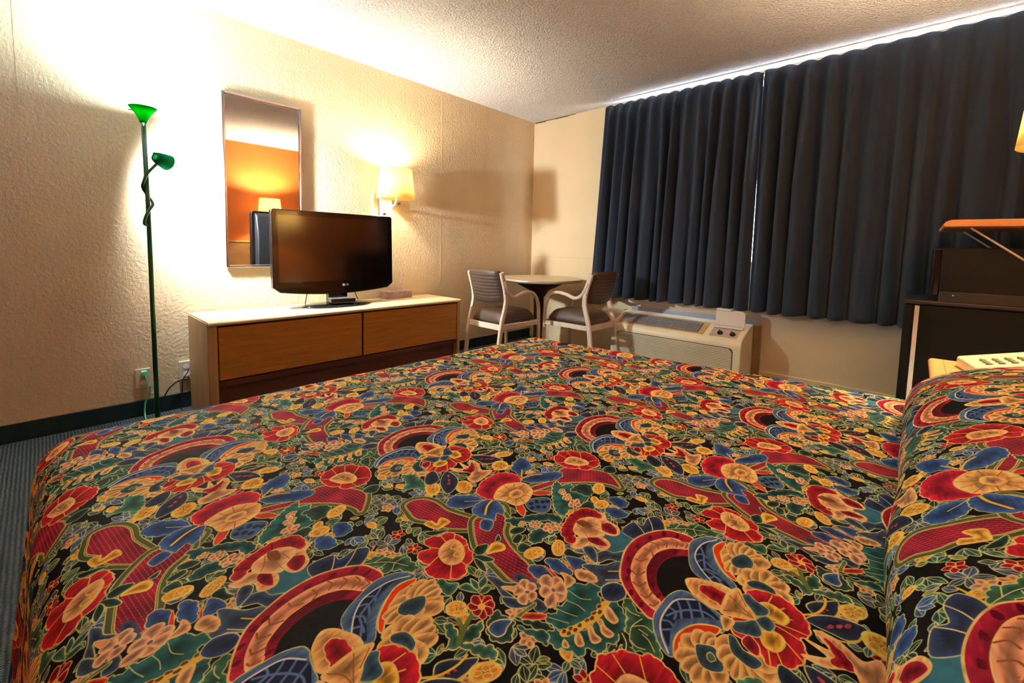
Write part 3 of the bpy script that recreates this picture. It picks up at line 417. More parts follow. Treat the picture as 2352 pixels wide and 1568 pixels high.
def tile(PRINT,W=587,H=723,ppm=2.0,seed=3):
    nx,ny=int(round(W*ppm)),int(round(H*ppm))
    rng=np.random.default_rng(seed)
    def noise(cx,cy):
        g=rng.random((cy,cx));yy=np.linspace(0,cy,ny,endpoint=False);xx=np.linspace(0,cx,nx,endpoint=False)
        y0=yy.astype(int);x0=xx.astype(int);fy=(yy-y0)[:,None];fx=(xx-x0)[None];fy=fy*fy*(3-2*fy);fx=fx*fx*(3-2*fx)
        a=g[y0%cy][:,x0%cx];b=g[y0%cy][:,(x0+1)%cx];c=g[(y0+1)%cy][:,x0%cx];d=g[(y0+1)%cy][:,(x0+1)%cx]
        return a*(1-fx)*(1-fy)+b*fx*(1-fy)+c*(1-fx)*fy+d*fx*fy
    n1=noise(60,74);n2=noise(24,30);n3=noise(200,60)
    img=np.zeros((ny,nx,3),np.float32);img[:]=np.array((15,14,18))
    img+=((n2-.5)*8)[...,None]
    ALLC={k:np.array(v,np.float32) for k,v in COL.items()}
    def smooth(P,closed=True,n=4):
        P=np.array(P,float);m=len(P)
        if m<3: return P
        out=[]
        for i in range(m if closed else m-1):
            if closed: p0,p1,p2,p3=P[i-1],P[i],P[(i+1)%m],P[(i+2)%m]
            else: p0,p1,p2,p3=P[max(i-1,0)],P[i],P[i+1],P[min(i+2,m-1)]
            for j in range(n):
                t=j/n;out.append(.5*((2*p1)+(-p0+p2)*t+(2*p0-5*p1+4*p2-p3)*t*t+(-p0+3*p1-3*p2+p3)*t**3))
        if not closed: out.append(P[-1])
        return np.array(out)
    def frill(P,c,st):
        Q=np.roll(P,-1,0);seg=np.hypot(*(Q-P).T);per=seg.sum()
        if per<95 or not (st==3 or c in('red','mag','blu')): return P
        n=int(per/1.7);cs=np.concatenate(([0],np.cumsum(seg)));s=np.linspace(0,per,n,endpoint=False)
        PP=np.vstack((P,P[:1]));R=np.stack([np.interp(s,cs,PP[:,k]) for k in (0,1)],1)
        d=np.roll(R,-1,0)-np.roll(R,1,0);d/=np.hypot(*d.T)[:,None]+1e-9;nn=np.stack((d[:,1],-d[:,0]),1)
        area=((P[:,0]*Q[:,1]-Q[:,0]*P[:,1]).sum());nn*=np.sign(area)
        lam=per/max(5,round(per/(12 if st==3 else 14)))
        am=2.6 if st==3 else 1.8
        return R+nn*((np.abs(np.sin(np.pi*s/lam))**.8-.7)*am)[:,None]
    def fields(P,pad,closed):
        mn=np.floor((P.min(0)-pad)*ppm).astype(int);mx=np.ceil((P.max(0)+pad)*ppm).astype(int)
        X=(np.arange(mn[0],mx[0]+1)+.5)/ppm;Y=(np.arange(mn[1],mx[1]+1)+.5)/ppm
        gx,gy=np.meshgrid(X,Y);gx=gx.astype(np.float32);gy=gy.astype(np.float32)
        d2=np.full(gx.shape,1e9,np.float32);ins=np.zeros(gx.shape,bool);m=len(P)
        for i in range(m if closed else m-1):
            a=P[i];b=P[(i+1)%m];ab=b-a;L=ab@ab+1e-9
            t=np.clip(((gx-a[0])*ab[0]+(gy-a[1])*ab[1])/L,0,1)
            d2=np.minimum(d2,(gx-a[0]-t*ab[0])**2+(gy-a[1]-t*ab[1])**2)
            if closed and a[1]!=b[1]:
                ins^=((a[1]>gy)!=(b[1]>gy))&(gx<(b[0]-a[0])*(gy-a[1])/(b[1]-a[1])+a[0])
        d=np.sqrt(d2);return mn,gx,gy,np.where(ins,-d,d)
    def put(mn,rgb,al,shift):
        h,w=al.shape
        iy=(np.arange(h)+mn[1]+int(round(shift[1]*ppm)))%ny;ix=(np.arange(w)+mn[0]+int(round(shift[0]*ppm)))%nx
        ii=np.ix_(iy,ix);img[ii]=img[ii]*(1-al[...,None])+rgb*al[...,None]
    def stamp(mn,rgb,al):
        put(mn,rgb,al,(0,0));put(mn,rgb,al,(W/2,H/2))
    def draw(k,c,o,lw,st,flat):
        P=np.array(flat,float).reshape(-1,2)
        C=ALLC[c]
        if k=='l':
            P=smooth(P,False,6);mn,gx,gy,d=fields(P,lw+1,False)
            stamp(mn,np.broadcast_to(C,d.shape+(3,)),np.clip((lw/2-d)*ppm+.5,0,1));return
        P=smooth(P,True,4)
        P=frill(P,c,st)
        pad=12 if k=='r' else lw+1
        mn,gx,gy,d=fields(P,pad,True)
        iy=(np.arange(d.shape[0])+mn[1])%ny;ix=(np.arange(d.shape[1])+mn[0])%nx;ii=np.ix_(iy,ix)
        a1=n1[ii];a3=n3[ii]
        rgb=np.broadcast_to(C,d.shape+(3,)).copy()
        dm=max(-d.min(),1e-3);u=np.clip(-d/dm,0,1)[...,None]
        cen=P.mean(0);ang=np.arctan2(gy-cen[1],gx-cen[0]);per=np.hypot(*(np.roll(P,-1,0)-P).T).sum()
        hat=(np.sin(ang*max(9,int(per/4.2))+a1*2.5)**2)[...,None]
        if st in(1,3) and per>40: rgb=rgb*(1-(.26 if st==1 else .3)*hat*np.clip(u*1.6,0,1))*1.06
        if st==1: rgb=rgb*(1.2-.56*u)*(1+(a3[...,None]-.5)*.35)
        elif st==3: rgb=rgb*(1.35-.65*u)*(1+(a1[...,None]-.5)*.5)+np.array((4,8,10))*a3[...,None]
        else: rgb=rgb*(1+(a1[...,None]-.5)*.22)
        if k=='r':
            cd=np.array([.0,1.]);hd=HD
            s=(gx*-hd[1]+gy*hd[0])/5.2;fr=np.abs((s%1)-.5)
            along=(gx*hd[0]+gy*hd[1]);
            on=np.clip((.14-fr)*8,0,1)*(.35+.65*(np.sin(along*.9+np.floor(s)*2.1)>-.45))
            rgb=rgb*(.75+.5*n2[ii][...,None]);rgb=rgb*(1-on[...,None]*.62)+np.array((232,190,190))*(on[...,None]*.62)
            for (w0,cc) in ((11.0,'c'),(9.6,'olv'),(3.4,'c'),(2.2,'olv'),(1.4,'y')):
                stamp(mn,np.broadcast_to(ALLC[cc]*(1 if cc!='olv' else .8),d.shape+(3,)),np.clip((w0-d)*ppm+.5,0,1))
            stamp(mn,rgb,np.clip(-d*ppm+.5,0,1));return
        if o and lw>0: stamp(mn,np.broadcast_to(ALLC[o],d.shape+(3,))*(.88+.24*a1[...,None]),np.clip((lw*.6-d)*ppm+.5,0,1))
        inner=lw*.45 if o else 0
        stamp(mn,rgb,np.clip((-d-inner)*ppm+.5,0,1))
    # first pass finds the bare ground, then small sprays are scattered there and the motifs drawn on top
    bare=img.copy()
    for s in PRINT: draw(*s)
    occ=np.abs(img-bare).sum(2)>3;img[:]=bare
    for s in PRINT:
        if s[1]=='blk': draw(*s)
    occ|=np.abs(img-bare).sum(2)>0.5;img[:]=bare
    free=np.argwhere(~occ);taken=[]
    def place(n,dmin,fn):
        k=0
        for _ in range(n*40):
            if k>=n: break
            q=free[rng.integers(len(free))];c=np.array((q[1],q[0]))/ppm
            if any(min(abs(c[0]-t[0]),W-abs(c[0]-t[0]))**2+min(abs(c[1]-t[1]),H-abs(c[1]-t[1]))**2<dmin*dmin for t in taken): continue
            taken.append(c);taken.append((c+np.array((W/2,H/2)))%np.array((W,H)));fn(c,k);k+=1
    def leaf(c,a,L,w,col,ol='c'):
        u=np.array((np.cos(a),np.sin(a)));n=np.array((-u[1],u[0]))
        draw('p',col,ol,1.2,3,np.array([c,c+u*L*.3+n*w*.8,c+u*L*.6+n*w,c+u*L,c+u*L*.6-n*w,c+u*L*.3-n*w*.8]).ravel())
        draw('l','cl','',.8,0,np.array([c,c+u*L*.45,c+u*L*.85]).ravel())
    def spray(c,k):
        a=rng.random()*6.28;m=(2,3,3,5)[k%4];col=('tg','dg','pg','slt','fg','blu')[k%6]
        for i in range(m): leaf(c,a+(i-(m-1)/2)*(.75 if m<5 else 1.256),rng.uniform(17,25),rng.uniform(4.6,6.4),col)
    def bud(c,k):
        a=rng.random()*6.28;u=np.array((np.cos(a),np.sin(a)));n=np.array((-u[1],u[0]));leaf(c-u*8,a+2.4,15,4,'pg');leaf(c-u*8,a-2.4,15,4,'pg')
        draw('p','gold','y',1.5,1,np.array([c-u*10,c+n*7,c+u*9+n*4,c+u*11,c+u*9-n*4,c-n*7]).ravel())
        for v in (-4,2,7): draw('p','gold2','y',.9,0,np.array([c+u*v+n*3,c+u*(v+3),c+u*v-n*3,c+u*(v-3)]).ravel())
    def star(c,k):
        a0=rng.random()*6.28
        for i in range(5):
            a=a0+i*1.256;u=np.array((np.cos(a),np.sin(a)));n=np.array((-u[1],u[0]));L=12
            draw('p',('pnk','pch','red')[k%3],'y',1.0,1,np.array([c,c+u*L*.5+n*4,c+u*L,c+u*L*.5-n*4]).ravel())
        draw('p','gold','',0,0,np.array([c+(2.4,0),c+(0,2.4),c-(2.4,0),c-(0,2.4)]).ravel())
    place(70,19,spray);place(16,15,bud);place(14,15,star)
    place(60,13,lambda c,k:leaf(c,rng.random()*6.28,rng.uniform(13,19),rng.uniform(3.4,5),('dg','tg','slt','olv')[k%4]))
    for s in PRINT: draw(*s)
    return np.clip(img,0,255)/255.
HD=np.array([.99,.1])
MIR_TILT, MIR_YAW = 0.0, 0.0
P_SCONCE, P_BED, P_TORCH, P_READ, P_FILL = 16, 44, 48, 130, 125
SKY, SUN, EXPO = 2.5, 8.0, 1.78
random.seed(7)
SC = bpy.context.scene
COLL = SC.collection
PI = math.pi
# ------------------------------------------------------------------ materials
def s2l(c):
    return tuple(((v/255)/12.92 if v/255 <= .04045 else ((v/255+.055)/1.055)**2.4) for v in c)
class NT:
    def __init__(s, m):
        s.t = m.node_tree; s.n = s.t.nodes; s.l = s.t.links
    def add(s, t, **kw):
        n = s.n.new(t)
        for k, v in kw.items(): setattr(n, k, v)
        return n
    def link(s, a, b): s.l.new(a, b)
def mat(name, rgb, rough=.6, metal=0, bump=None, var=None, spec=.5, sheen=0, coat=0, trans=0, emit=None, estr=0, stretch=None):
    """rgb in sRGB 0-255. bump=(scale, strength, distance); var=(scale, amount); stretch scales object coords for grain"""
    m = bpy.data.materials.new(name); m.use_nodes = True
    t = NT(m); b = t.n['Principled BSDF']
    c = s2l(rgb) + (1,)
    b.inputs['Base Color'].default_value = c
    b.inputs['Roughness'].default_value = rough
    b.inputs['Metallic'].default_value = metal
    b.inputs['Specular IOR Level'].default_value = spec
    b.inputs['Sheen Weight'].default_value = sheen
    b.inputs['Coat Weight'].default_value = coat
    b.inputs['Transmission Weight'].default_value = trans
    tc = t.add('ShaderNodeTexCoord'); vec = tc.outputs['Object']
    if stretch:
        mp = t.add('ShaderNodeMapping'); mp.inputs['Scale'].default_value = stretch
        t.link(vec, mp.inputs['Vector']); vec = mp.outputs['Vector']
    if var is None: var = (9, .06)
    nz = t.add('ShaderNodeTexNoise'); nz.inputs['Scale'].default_value = var[0]; nz.inputs['Detail'].default_value = 5
    t.link(vec, nz.inputs['Vector'])
    rp = t.add('ShaderNodeValToRGB')
    rp.color_ramp.elements[0].position = .3; rp.color_ramp.elements[1].position = .7
    rp.color_ramp.elements[0].color = tuple(max(0, v*(1-var[1])) for v in c[:3]) + (1,)
    rp.color_ramp.elements[1].color = tuple(min(1, v*(1+var[1])) for v in c[:3]) + (1,)
    t.link(nz.outputs['Fac'], rp.inputs['Fac']); t.link(rp.outputs['Color'], b.inputs['Base Color'])
    if bump:
        n2 = t.add('ShaderNodeTexNoise'); n2.inputs['Scale'].default_value = bump[0]; n2.inputs['Detail'].default_value = 3
        t.link(vec, n2.inputs['Vector'])
        bp = t.add('ShaderNodeBump'); bp.inputs['Strength'].default_value = bump[1]; bp.inputs['Distance'].default_value = bump[2]
        t.link(n2.outputs['Fac'], bp.inputs['Height']); t.link(bp.outputs['Normal'], b.inputs['Normal'])
    if emit:
        b.inputs['Emission Color'].default_value = s2l(emit) + (1,); b.inputs['Emission Strength'].default_value = estr
    m['nt'] = name
    return m
def shade_mat(name, rgb, frac=.5):
    """lampshade: diffuse + translucent"""
    m = bpy.data.materials.new(name); m.use_nodes = True; t = NT(m)
    t.n.remove(t.n['Principled BSDF']); out = t.n['Material Output']
    d = t.add('ShaderNodeBsdfDiffuse'); tr = t.add('ShaderNodeBsdfTranslucent'); mx = t.add('ShaderNodeMixShader')
    nz = t.add('ShaderNodeTexNoise'); nz.inputs['Scale'].default_value = 160
    mr = t.add('ShaderNodeMapRange'); mr.inputs['To Min'].default_value = .92; mr.inputs['To Max'].default_value = 1.0
    hs = t.add('ShaderNodeHueSaturation'); hs.inputs['Color'].default_value = s2l(rgb) + (1,)
    t.link(nz.outputs['Fac'], mr.inputs['Value']); t.link(mr.outputs['Result'], hs.inputs['Value'])
    for q in (d, tr): t.link(hs.outputs['Color'], q.inputs['Color'])
    mx.inputs['Fac'].default_value = frac
    t.link(d.outputs['BSDF'], mx.inputs[1]); t.link(tr.outputs['BSDF'], mx.inputs[2]); t.link(mx.outputs['Shader'], out.inputs['Surface'])
    return m
def bump_chain(m, parts):
    """parts: list of (kind, scale, strength, distance, stretch)"""
    t = NT(m); b = t.n['Principled BSDF']; tc = t.add('ShaderNodeTexCoord'); prev = None
    for kind, sc, st, di, stretch in parts:
        vec = tc.outputs['Object']
        if stretch:
            mp = t.add('ShaderNodeMapping'); mp.inputs['Scale'].default_value = stretch
            t.link(vec, mp.inputs['Vector']); vec = mp.outputs['Vector']
        if kind == 'v':
            n = t.add('ShaderNodeTexVoronoi'); n.inputs['Scale'].default_value = sc; o = n.outputs['Distance']
        else:
            n = t.add('ShaderNodeTexNoise'); n.inputs['Scale'].default_value = sc; n.inputs['Detail'].default_value = 4; o = n.outputs['Fac']
        t.link(vec, n.inputs['Vector'])
        bp = t.add('ShaderNodeBump'); bp.inputs['Strength'].default_value = st; bp.inputs['Distance'].default_value = di
        bp.invert = (kind == 'v')
        t.link(o, bp.inputs['Height'])
        if prev: t.link(prev, bp.inputs['Normal'])
        prev = bp.outputs['Normal']
    t.link(prev, b.inputs['Normal'])
M = {}
M['wallpaper'] = mat('embossed_wallpaper', (216,194,156), .62, var=(1.4,.10), spec=.35)
bump_chain(M['wallpaper'], [('n',55,.75,.007,(1,1,1.0)),('n',130,.5,.003,(1,1.6,.7)),('n',4,.25,.01,(1,3,.25))])
M['paint'] = mat('painted_wall', (234,210,164), .6, var=(2,.04), bump=(60,.08,.002))
M['orange'] = mat('orange_wall', (205,112,42), .6, var=(2,.04), bump=(60,.1,.002))
M['ceiling'] = mat('popcorn_ceiling', (230,229,228), .9, var=(160,.16))
bump_chain(M['ceiling'], [('n',95,.9,.012,None),('v',70,.6,.010,None)])
M['baseboard'] = mat('dark_green_baseboard', (16,40,42), .45, var=(20,.1))
M['track'] = mat('white_track', (226,226,220), .5)
M['frame_alu'] = mat('window_aluminium', (170,172,170), .35, .8)
M['crack'] = mat('ceiling_caulk', (96,78,60), .9, var=(40,.4))
M['chrome'] = mat('chrome_frame', (205,205,210), .18, 1.0, var=(3,.02))
M['mirror'] = mat('mirror_glass', (240,240,240), .015, 1.0, var=(2,.005))
M['oak'] = mat('oak_veneer', (172,128,72), .45, var=(7,.22), stretch=(6,.5,1.2))
M['oak_v'] = mat('oak_side_veneer', (176,140,92), .45, var=(7,.18), stretch=(4,4,.35))
M['oak_d'] = mat('oak_drawer_front', (172,112,30), .4, var=(8,.2), stretch=(2,.6,9))
M['darkwood'] = mat('dark_recess_wood', (84,42,18), .6, var=(8,.2), stretch=(2,.6,9))
M['lam'] = mat('cream_laminate', (222,200,156), .4, var=(4,.06), stretch=(8,1,1))
M['lam_edge'] = mat('laminate_seam', (150,130,100), .5)
M['gloss_black'] = mat('gloss_black_plastic', (14,11,11), .16, var=(5,.05), coat=.4)
M['screen'] = mat('lcd_screen', (8,6,6), .13, var=(5,.03), spec=1.0)
M['screen'].node_tree.nodes['Principled BSDF'].inputs['IOR'].default_value = 1.6
M['black'] = mat('black_plastic', (16,15,16), .45, var=(30,.1))
M['blackmetal'] = mat('black_enamel', (14,12,11), .6, var=(40,.12), spec=.3)
M['fridge_black'] = mat('matt_black_steel', (10,9,8), .6, var=(40,.12), spec=.25)
M['darkgrey'] = mat('dark_grey_metal', (46,42,42), .4, var=(40,.1))
M['silver'] = mat('silver_trim', (190,192,198), .3, .8)
M['logo'] = mat('pale_grey_lettering', (200,196,196), .4)
M['tissue'] = mat('mauve_marbled_card', (176,150,148), .55, var=(30,.22))
M['tissue_d'] = mat('mauve_marbled_side', (140,118,140), .55, var=(30,.25))
M['cream'] = mat('cream_plastic', (240,231,194), .4, var=(6,.04))
M['cream_tan'] = mat('tan_plastic', (206,172,112), .45, var=(6,.05))
M['beige_metal'] = mat('shaded_beige_sleeve', (150,122,76), .5, var=(6,.06))  # brownish beige with the sleeve's shadow put into the colour
M['gap_shade'] = mat('painted_gap_shade', (84,76,52), .7)  # shade between the grille louvres, put into the colour
M['grille'] = mat('grey_grille', (186,184,186), .4, .4)
M['dark'] = mat('painted_void_shade', (20,18,18), .8)
M['white'] = mat('white_plastic', (238,232,222), .4, var=(6,.03))
M['ctrl'] = mat('control_plate', (196,180,164), .45)
M['alu'] = mat('bare_aluminium', (190,196,214), .3, .7)
M['gasket'] = mat('white_gasket', (240,232,220), .5)
M['green_d'] = mat('green_lacquer', (4,84,44), .35, var=(20,.08), coat=.2)
M['green_cord'] = mat('mint_cord', (110,222,168), .45)
M['shade_green'] = shade_mat('green_glass_shade', (8,150,32), .25)
M['shade_green2'] = shade_mat('green_reading_shade', (24,120,74), .12)
M['shade_cream'] = shade_mat('cream_fabric_shade', (255,240,188), .55)
M['chair_frame'] = mat('pale_bentwood', (222,204,180), .42, var=(10,.07))
M['vinyl'] = mat('brown_vinyl', (86,68,56), .42, var=(30,.12), bump=(120,.12,.002))
M['pedestal'] = mat('dark_brown_laminate', (70,46,26), .5, var=(8,.15))
M['table_edge'] = mat('metal_table_edge', (196,180,160), .35, .5)
M['shelf'] = mat('orange_shelf_board', (238,172,104), .45, var=(6,.08), stretch=(1,6,6))
M['outlet'] = mat('ivory_wall_plate', (206,194,168), .4)
M['cable'] = mat('black_cable', (18,17,22), .5)
M['phone'] = mat('cream_phone_plastic', (232,226,178), .38, var=(6,.03))
M['keys'] = mat('grey_phone_keys', (140,138,104), .5)
M['headboard'] = mat('headboard_veneer', (150,112,66), .45, var=(7,.2), stretch=(6,.5,2))
M['headframe'] = mat('headboard_trim', (206,150,84), .45, var=(7,.1))
M['mattress'] = mat('mattress_ticking', (200,196,186), .8)
M['curtain'] = mat('dark_blue_curtain_cloth', (28,44,62), .85, var=(90,.10), sheen=.2, bump=(420,.25,.001))
M['lining'] = mat('curtain_lining', (120,118,110), .9)
def glass():
    m = bpy.data.materials.new('window_glass'); m.use_nodes = True; t = NT(m)
    t.n.remove(t.n['Principled BSDF']); out = t.n['Material Output']
    a = t.add('ShaderNodeBsdfTransparent'); g = t.add('ShaderNodeBsdfGlossy'); g.inputs['Roughness'].default_value = .03
    mx = t.add('ShaderNodeMixShader'); mx.inputs['Fac'].default_value = .08
    t.link(a.outputs[0], mx.inputs[1]); t.link(g.outputs[0], mx.inputs[2]); t.link(mx.outputs[0], out.inputs['Surface']); return m
M['glass'] = glass()
def bulb_mat(name, rgb, st):
    m = bpy.data.materials.new(name); m.use_nodes = True; t = NT(m)
    t.n.remove(t.n['Principled BSDF']); e = t.add('ShaderNodeEmission'); e.inputs['Color'].default_value = s2l(rgb) + (1,); e.inputs['Strength'].default_value = st
    t.link(e.outputs[0], t.n['Material Output'].inputs['Surface']); return m
M['bulb_warm'] = bulb_mat('warm_bulb', (255,224,170), 14)
M['bulb_cool'] = bulb_mat('cool_bulb', (236,246,255), 20)
def carpet():
    m = mat('woven_carpet', (62,74,80), .95, var=(6,.12), spec=.2)
    t = NT(m); b = t.n['Principled BSDF']; tc = t.add('ShaderNodeTexCoord')
    w = t.add('ShaderNodeTexWave'); w.wave_type = 'BANDS'; w.bands_direction = 'X'; w.inputs['Scale'].default_value = 34; w.inputs['Distortion'].default_value = 1.6; w.inputs['Detail'].default_value = 1; w.inputs['Detail Scale'].default_value = 4
    w2 = t.add('ShaderNodeTexWave'); w2.bands_direction = 'Y'; w2.inputs['Scale'].default_value = 24; w2.inputs['Distortion'].default_value = 1.4
    t.link(tc.outputs['Object'], w.inputs['Vector']); t.link(tc.outputs['Object'], w2.inputs['Vector'])
    mu = t.add('ShaderNodeMath', operation='MULTIPLY'); t.link(w.outputs['Fac'], mu.inputs[0]); t.link(w2.outputs['Fac'], mu.inputs[1])
    rp = t.add('ShaderNodeValToRGB'); rp.color_ramp.elements[0].color = s2l((46,56,62)) + (1,); rp.color_ramp.elements[1].color = s2l((112,122,124)) + (1,)
    rp.color_ramp.elements[0].position = .05; rp.color_ramp.elements[1].position = .75
    t.link(mu.outputs[0], rp.inputs['Fac']); t.link(rp.outputs['Color'], b.inputs['Base Color'])
    bp = t.add('ShaderNodeBump'); bp.inputs['Strength'].default_value = .6; bp.inputs['Distance'].default_value = .006
    t.link(mu.outputs[0], bp.inputs['Height']); t.link(bp.outputs['Normal'], b.inputs['Normal']); return m
M['carpet'] = carpet()
def print_cloth():
    im = tile(PRINT); h, w = im.shape[:2]
    px = np.ones((h, w, 4), np.float32); px[..., :3] = im
    I = bpy.data.images.new('woven_print', w, h); I.pixels.foreach_set(px.ravel()); I.update(); I.pack()
    m = bpy.data.materials.new('floral_quilted_cloth'); m.use_nodes = True; t = NT(m); b = t.n['Principled BSDF']
    uv = t.add('ShaderNodeUVMap'); uv.uv_map = 'print'
    tx = t.add('ShaderNodeTexImage'); tx.image = I; tx.extension = 'REPEAT'; tx.interpolation = 'Cubic'
    t.link(uv.outputs['UV'], tx.inputs['Vector'])
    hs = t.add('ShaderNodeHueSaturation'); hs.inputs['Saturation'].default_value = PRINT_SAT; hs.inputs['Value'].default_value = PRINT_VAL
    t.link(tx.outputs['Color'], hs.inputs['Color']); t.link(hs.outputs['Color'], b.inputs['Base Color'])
    b.inputs['Roughness'].default_value = .7; b.inputs['Specular IOR Level'].default_value = .06
    tc = t.add('ShaderNodeTexCoord'); n = t.add('ShaderNodeTexNoise'); n.inputs['Scale'].default_value = 16; n.inputs['Detail'].default_value = 2
    t.link(tc.outputs['Object'], n.inputs['Vector'])
    b1 = t.add('ShaderNodeBump'); b1.inputs['Strength'].default_value = .35; b1.inputs['Distance'].default_value = .012; t.link(n.outputs['Fac'], b1.inputs['Height'])
    n2 = t.add('ShaderNodeTexNoise'); n2.inputs['Scale'].default_value = 260; t.link(tc.outputs['Object'], n2.inputs['Vector'])
    b2 = t.add('ShaderNodeBump'); b2.inputs['Strength'].default_value = .18; b2.inputs['Distance'].default_value = .002
    t.link(n2.outputs['Fac'], b2.inputs['Height']); t.link(b1.outputs['Normal'], b2.inputs['Normal']); t.link(b2.outputs['Normal'], b.inputs['Normal'])
    return m
PRINT_SAT, PRINT_VAL = 1.0, 1.2
M['print'] = print_cloth()
# ------------------------------------------------------------------ mesh helpers
def new(): return bmesh.new()
def box(bm, x0, x1, y0, y1, z0, z1):
    v = [bm.verts.new(p) for p in ((x0,y0,z0),(x1,y0,z0),(x1,y1,z0),(x0,y1,z0),(x0,y0,z1),(x1,y0,z1),(x1,y1,z1),(x0,y1,z1))]
    for f in ((3,2,1,0),(4,5,6,7),(0,1,5,4),(1,2,6,5),(2,3,7,6),(3,0,4,7)): bm.faces.new([v[i] for i in f])
    return v
def prism(bm, pts, axis, a, b):
    """extrude polygon pts (2D) along axis 'x','y' or 'z' from a to b"""
    def P(p, t):
        return {'x': (t, p[0], p[1]), 'y': (p[0], t, p[1]), 'z': (p[0], p[1], t)}[axis]
    A = [bm.verts.new(P(p, a)) for p in pts]; B = [bm.verts.new(P(p, b)) for p in pts]; n = len(pts)
    bm.faces.new(A[::-1]); bm.faces.new(B)
    for i in range(n): bm.faces.new((A[i], A[(i+1) % n], B[(i+1) % n], B[i]))
def lathe(bm, prof, c=(0,0,0), n=32, axis='z', cap=True, sx=1, sy=1):
    rings = []
    for r, z in prof:
        ring = []
        for k in range(n):
            a = 2*PI*k/n; u, v = r*math.cos(a)*sx, r*math.sin(a)*sy
            p = {'z': (u, v, z), 'x': (z, u, v), 'y': (u, z, v)}[axis]
            ring.append(bm.verts.new((c[0]+p[0], c[1]+p[1], c[2]+p[2])))
        rings.append(ring)
    for A, B in zip(rings, rings[1:]):
        for k in range(n): bm.faces.new((A[k], A[(k+1) % n], B[(k+1) % n], B[k]))
    if cap:
        for R in (rings[0], rings[-1]):
            try: bm.faces.new(R)
            except ValueError: pass
def spline(P, n=8):
    P = [Vector(p) for p in P]; out = []
    for i in range(len(P)-1):
        p0, p1, p2, p3 = P[max(i-1,0)], P[i], P[i+1], P[min(i+2, len(P)-1)]
        for j in range(n):
            t = j/n; out.append(.5*((2*p1)+(p2-p0)*t+(2*p0-5*p1+4*p2-p3)*t*t+(3*p1-p0-3*p2+p3)*t**3))
    out.append(P[-1]); return out
def sweep(bm, path, w, h=None, n=10, ref=None):
    """tube of radius w, or a w x h rounded strip when h is given (w along ref)"""
    path = [Vector(p) for p in path]; rings = []
    up = Vector(ref) if ref else None
    prevn = None
    for i, p in enumerate(path):
        d = (path[min(i+1, len(path)-1)]-path[max(i-1, 0)]).normalized()
        if up is not None: a = (up - d*up.dot(d)).normalized()
        else:
            if prevn is None: prevn = d.orthogonal()
            a = (prevn - d*prevn.dot(d)).normalized(); prevn = a
        b = d.cross(a); ring = []
        if h is None:
            for k in range(n):
                t = 2*PI*k/n; ring.append(bm.verts.new(p + a*math.cos(t)*w + b*math.sin(t)*w))
        else:
            c = min(w, h)*.22
            for u, v in ((w/2,h/2-c),(w/2-c,h/2),(-w/2+c,h/2),(-w/2,h/2-c),(-w/2,-h/2+c),(-w/2+c,-h/2),(w/2-c,-h/2),(w/2,-h/2+c)):
                ring.append(bm.verts.new(p + a*u + b*v))
        rings.append(ring)
    for A, B in zip(rings, rings[1:]):
        m = len(A)
        for k in range(m): bm.faces.new((A[k], A[(k+1) % m], B[(k+1) % m], B[k]))
    bm.faces.new(rings[0][::-1]); bm.faces.new(rings[-1])
def obj(name, bm, m, parent=None, smooth=False, bevel=0, seg=2, solid=0, sub=0):
    bmesh.ops.recalc_face_normals(bm, faces=bm.faces)
    me = bpy.data.meshes.new(name); bm.to_mesh(me); bm.free()
    o = bpy.data.objects.new(name, me); COLL.objects.link(o)
    for k in (m if isinstance(m, (list, tuple)) else [m]): me.materials.append(k)
    if smooth:
        for p in me.polygons: p.use_smooth = True
    if solid:
        md = o.modifiers.new('solid', 'SOLIDIFY'); md.thickness = solid
    if bevel:
        md = o.modifiers.new('bevel', 'BEVEL'); md.width = bevel; md.segments = seg; md.limit_method = 'ANGLE'; md.angle_limit = math.radians(40)
        if smooth is False:
            for p in me.polygons: p.use_smooth = True
            w = o.modifiers.new('wn', 'WEIGHTED_NORMAL'); w.keep_sharp = False
    if sub:
        md = o.modifiers.new('sub', 'SUBSURF'); md.levels = sub; md.render_levels = sub
    if parent is not None: o.parent = parent
    return o
def bx(name, m, parent, x0, x1, y0, y1, z0, z1, bevel=0, seg=2):
    bm = new(); box(bm, x0, x1, y0, y1, z0, z1); return obj(name, bm, m, parent, bevel=bevel, seg=seg)
def thing(name, label, cat, loc=(0,0,0), rz=0, group=None):
    o = bpy.data.objects.new(name, None); COLL.objects.link(o); o.empty_display_size = .1
    o.location = loc; o.rotation_euler = (0, 0, rz); o['label'] = label; o['category'] = cat
    if group: o['group'] = group
    return o
def tag(o, label, cat, group=None):
    o['label'] = label; o['category'] = cat
    if group: o['group'] = group
    return o
def struct(o, label=None):
    o['kind'] = 'structure'
    if label: o['label'] = label
    return o
def kids(o): return [c for c in bpy.data.objects if c.parent == o]
def copy_tree(o, parent=None):
    c = o.copy(); COLL.objects.link(c)
    if parent is not None: c.parent = parent
    for k in kids(o): copy_tree(k, c)
    return c
# ------------------------------------------------------------------ camera
RM = ((0.732231158,0.680706067,0.021835309),(0.071149270,-0.044570626,-0.996469387),(-0.677329545,0.731199500,-0.081067741))
cd = bpy.data.cameras.new('camera'); cam = bpy.data.objects.new('camera', cd); COLL.objects.link(cam)
r, d, f = (Vector(v) for v in RM)
mw = Matrix.Identity(4)
for i in range(3):
    mw[i][0] = r[i]; mw[i][1] = -d[i]; mw[i][2] = -f[i]
mw.translation = Vector((3.28281,-3.87693,1.03983)); cam.matrix_world = mw
cd.sensor_width = 36; cd.lens = 1002.458/2352*36; cd.shift_x = .00075; cd.shift_y = (648.08-784)/2352; cd.clip_start = .02
SC.camera = cam
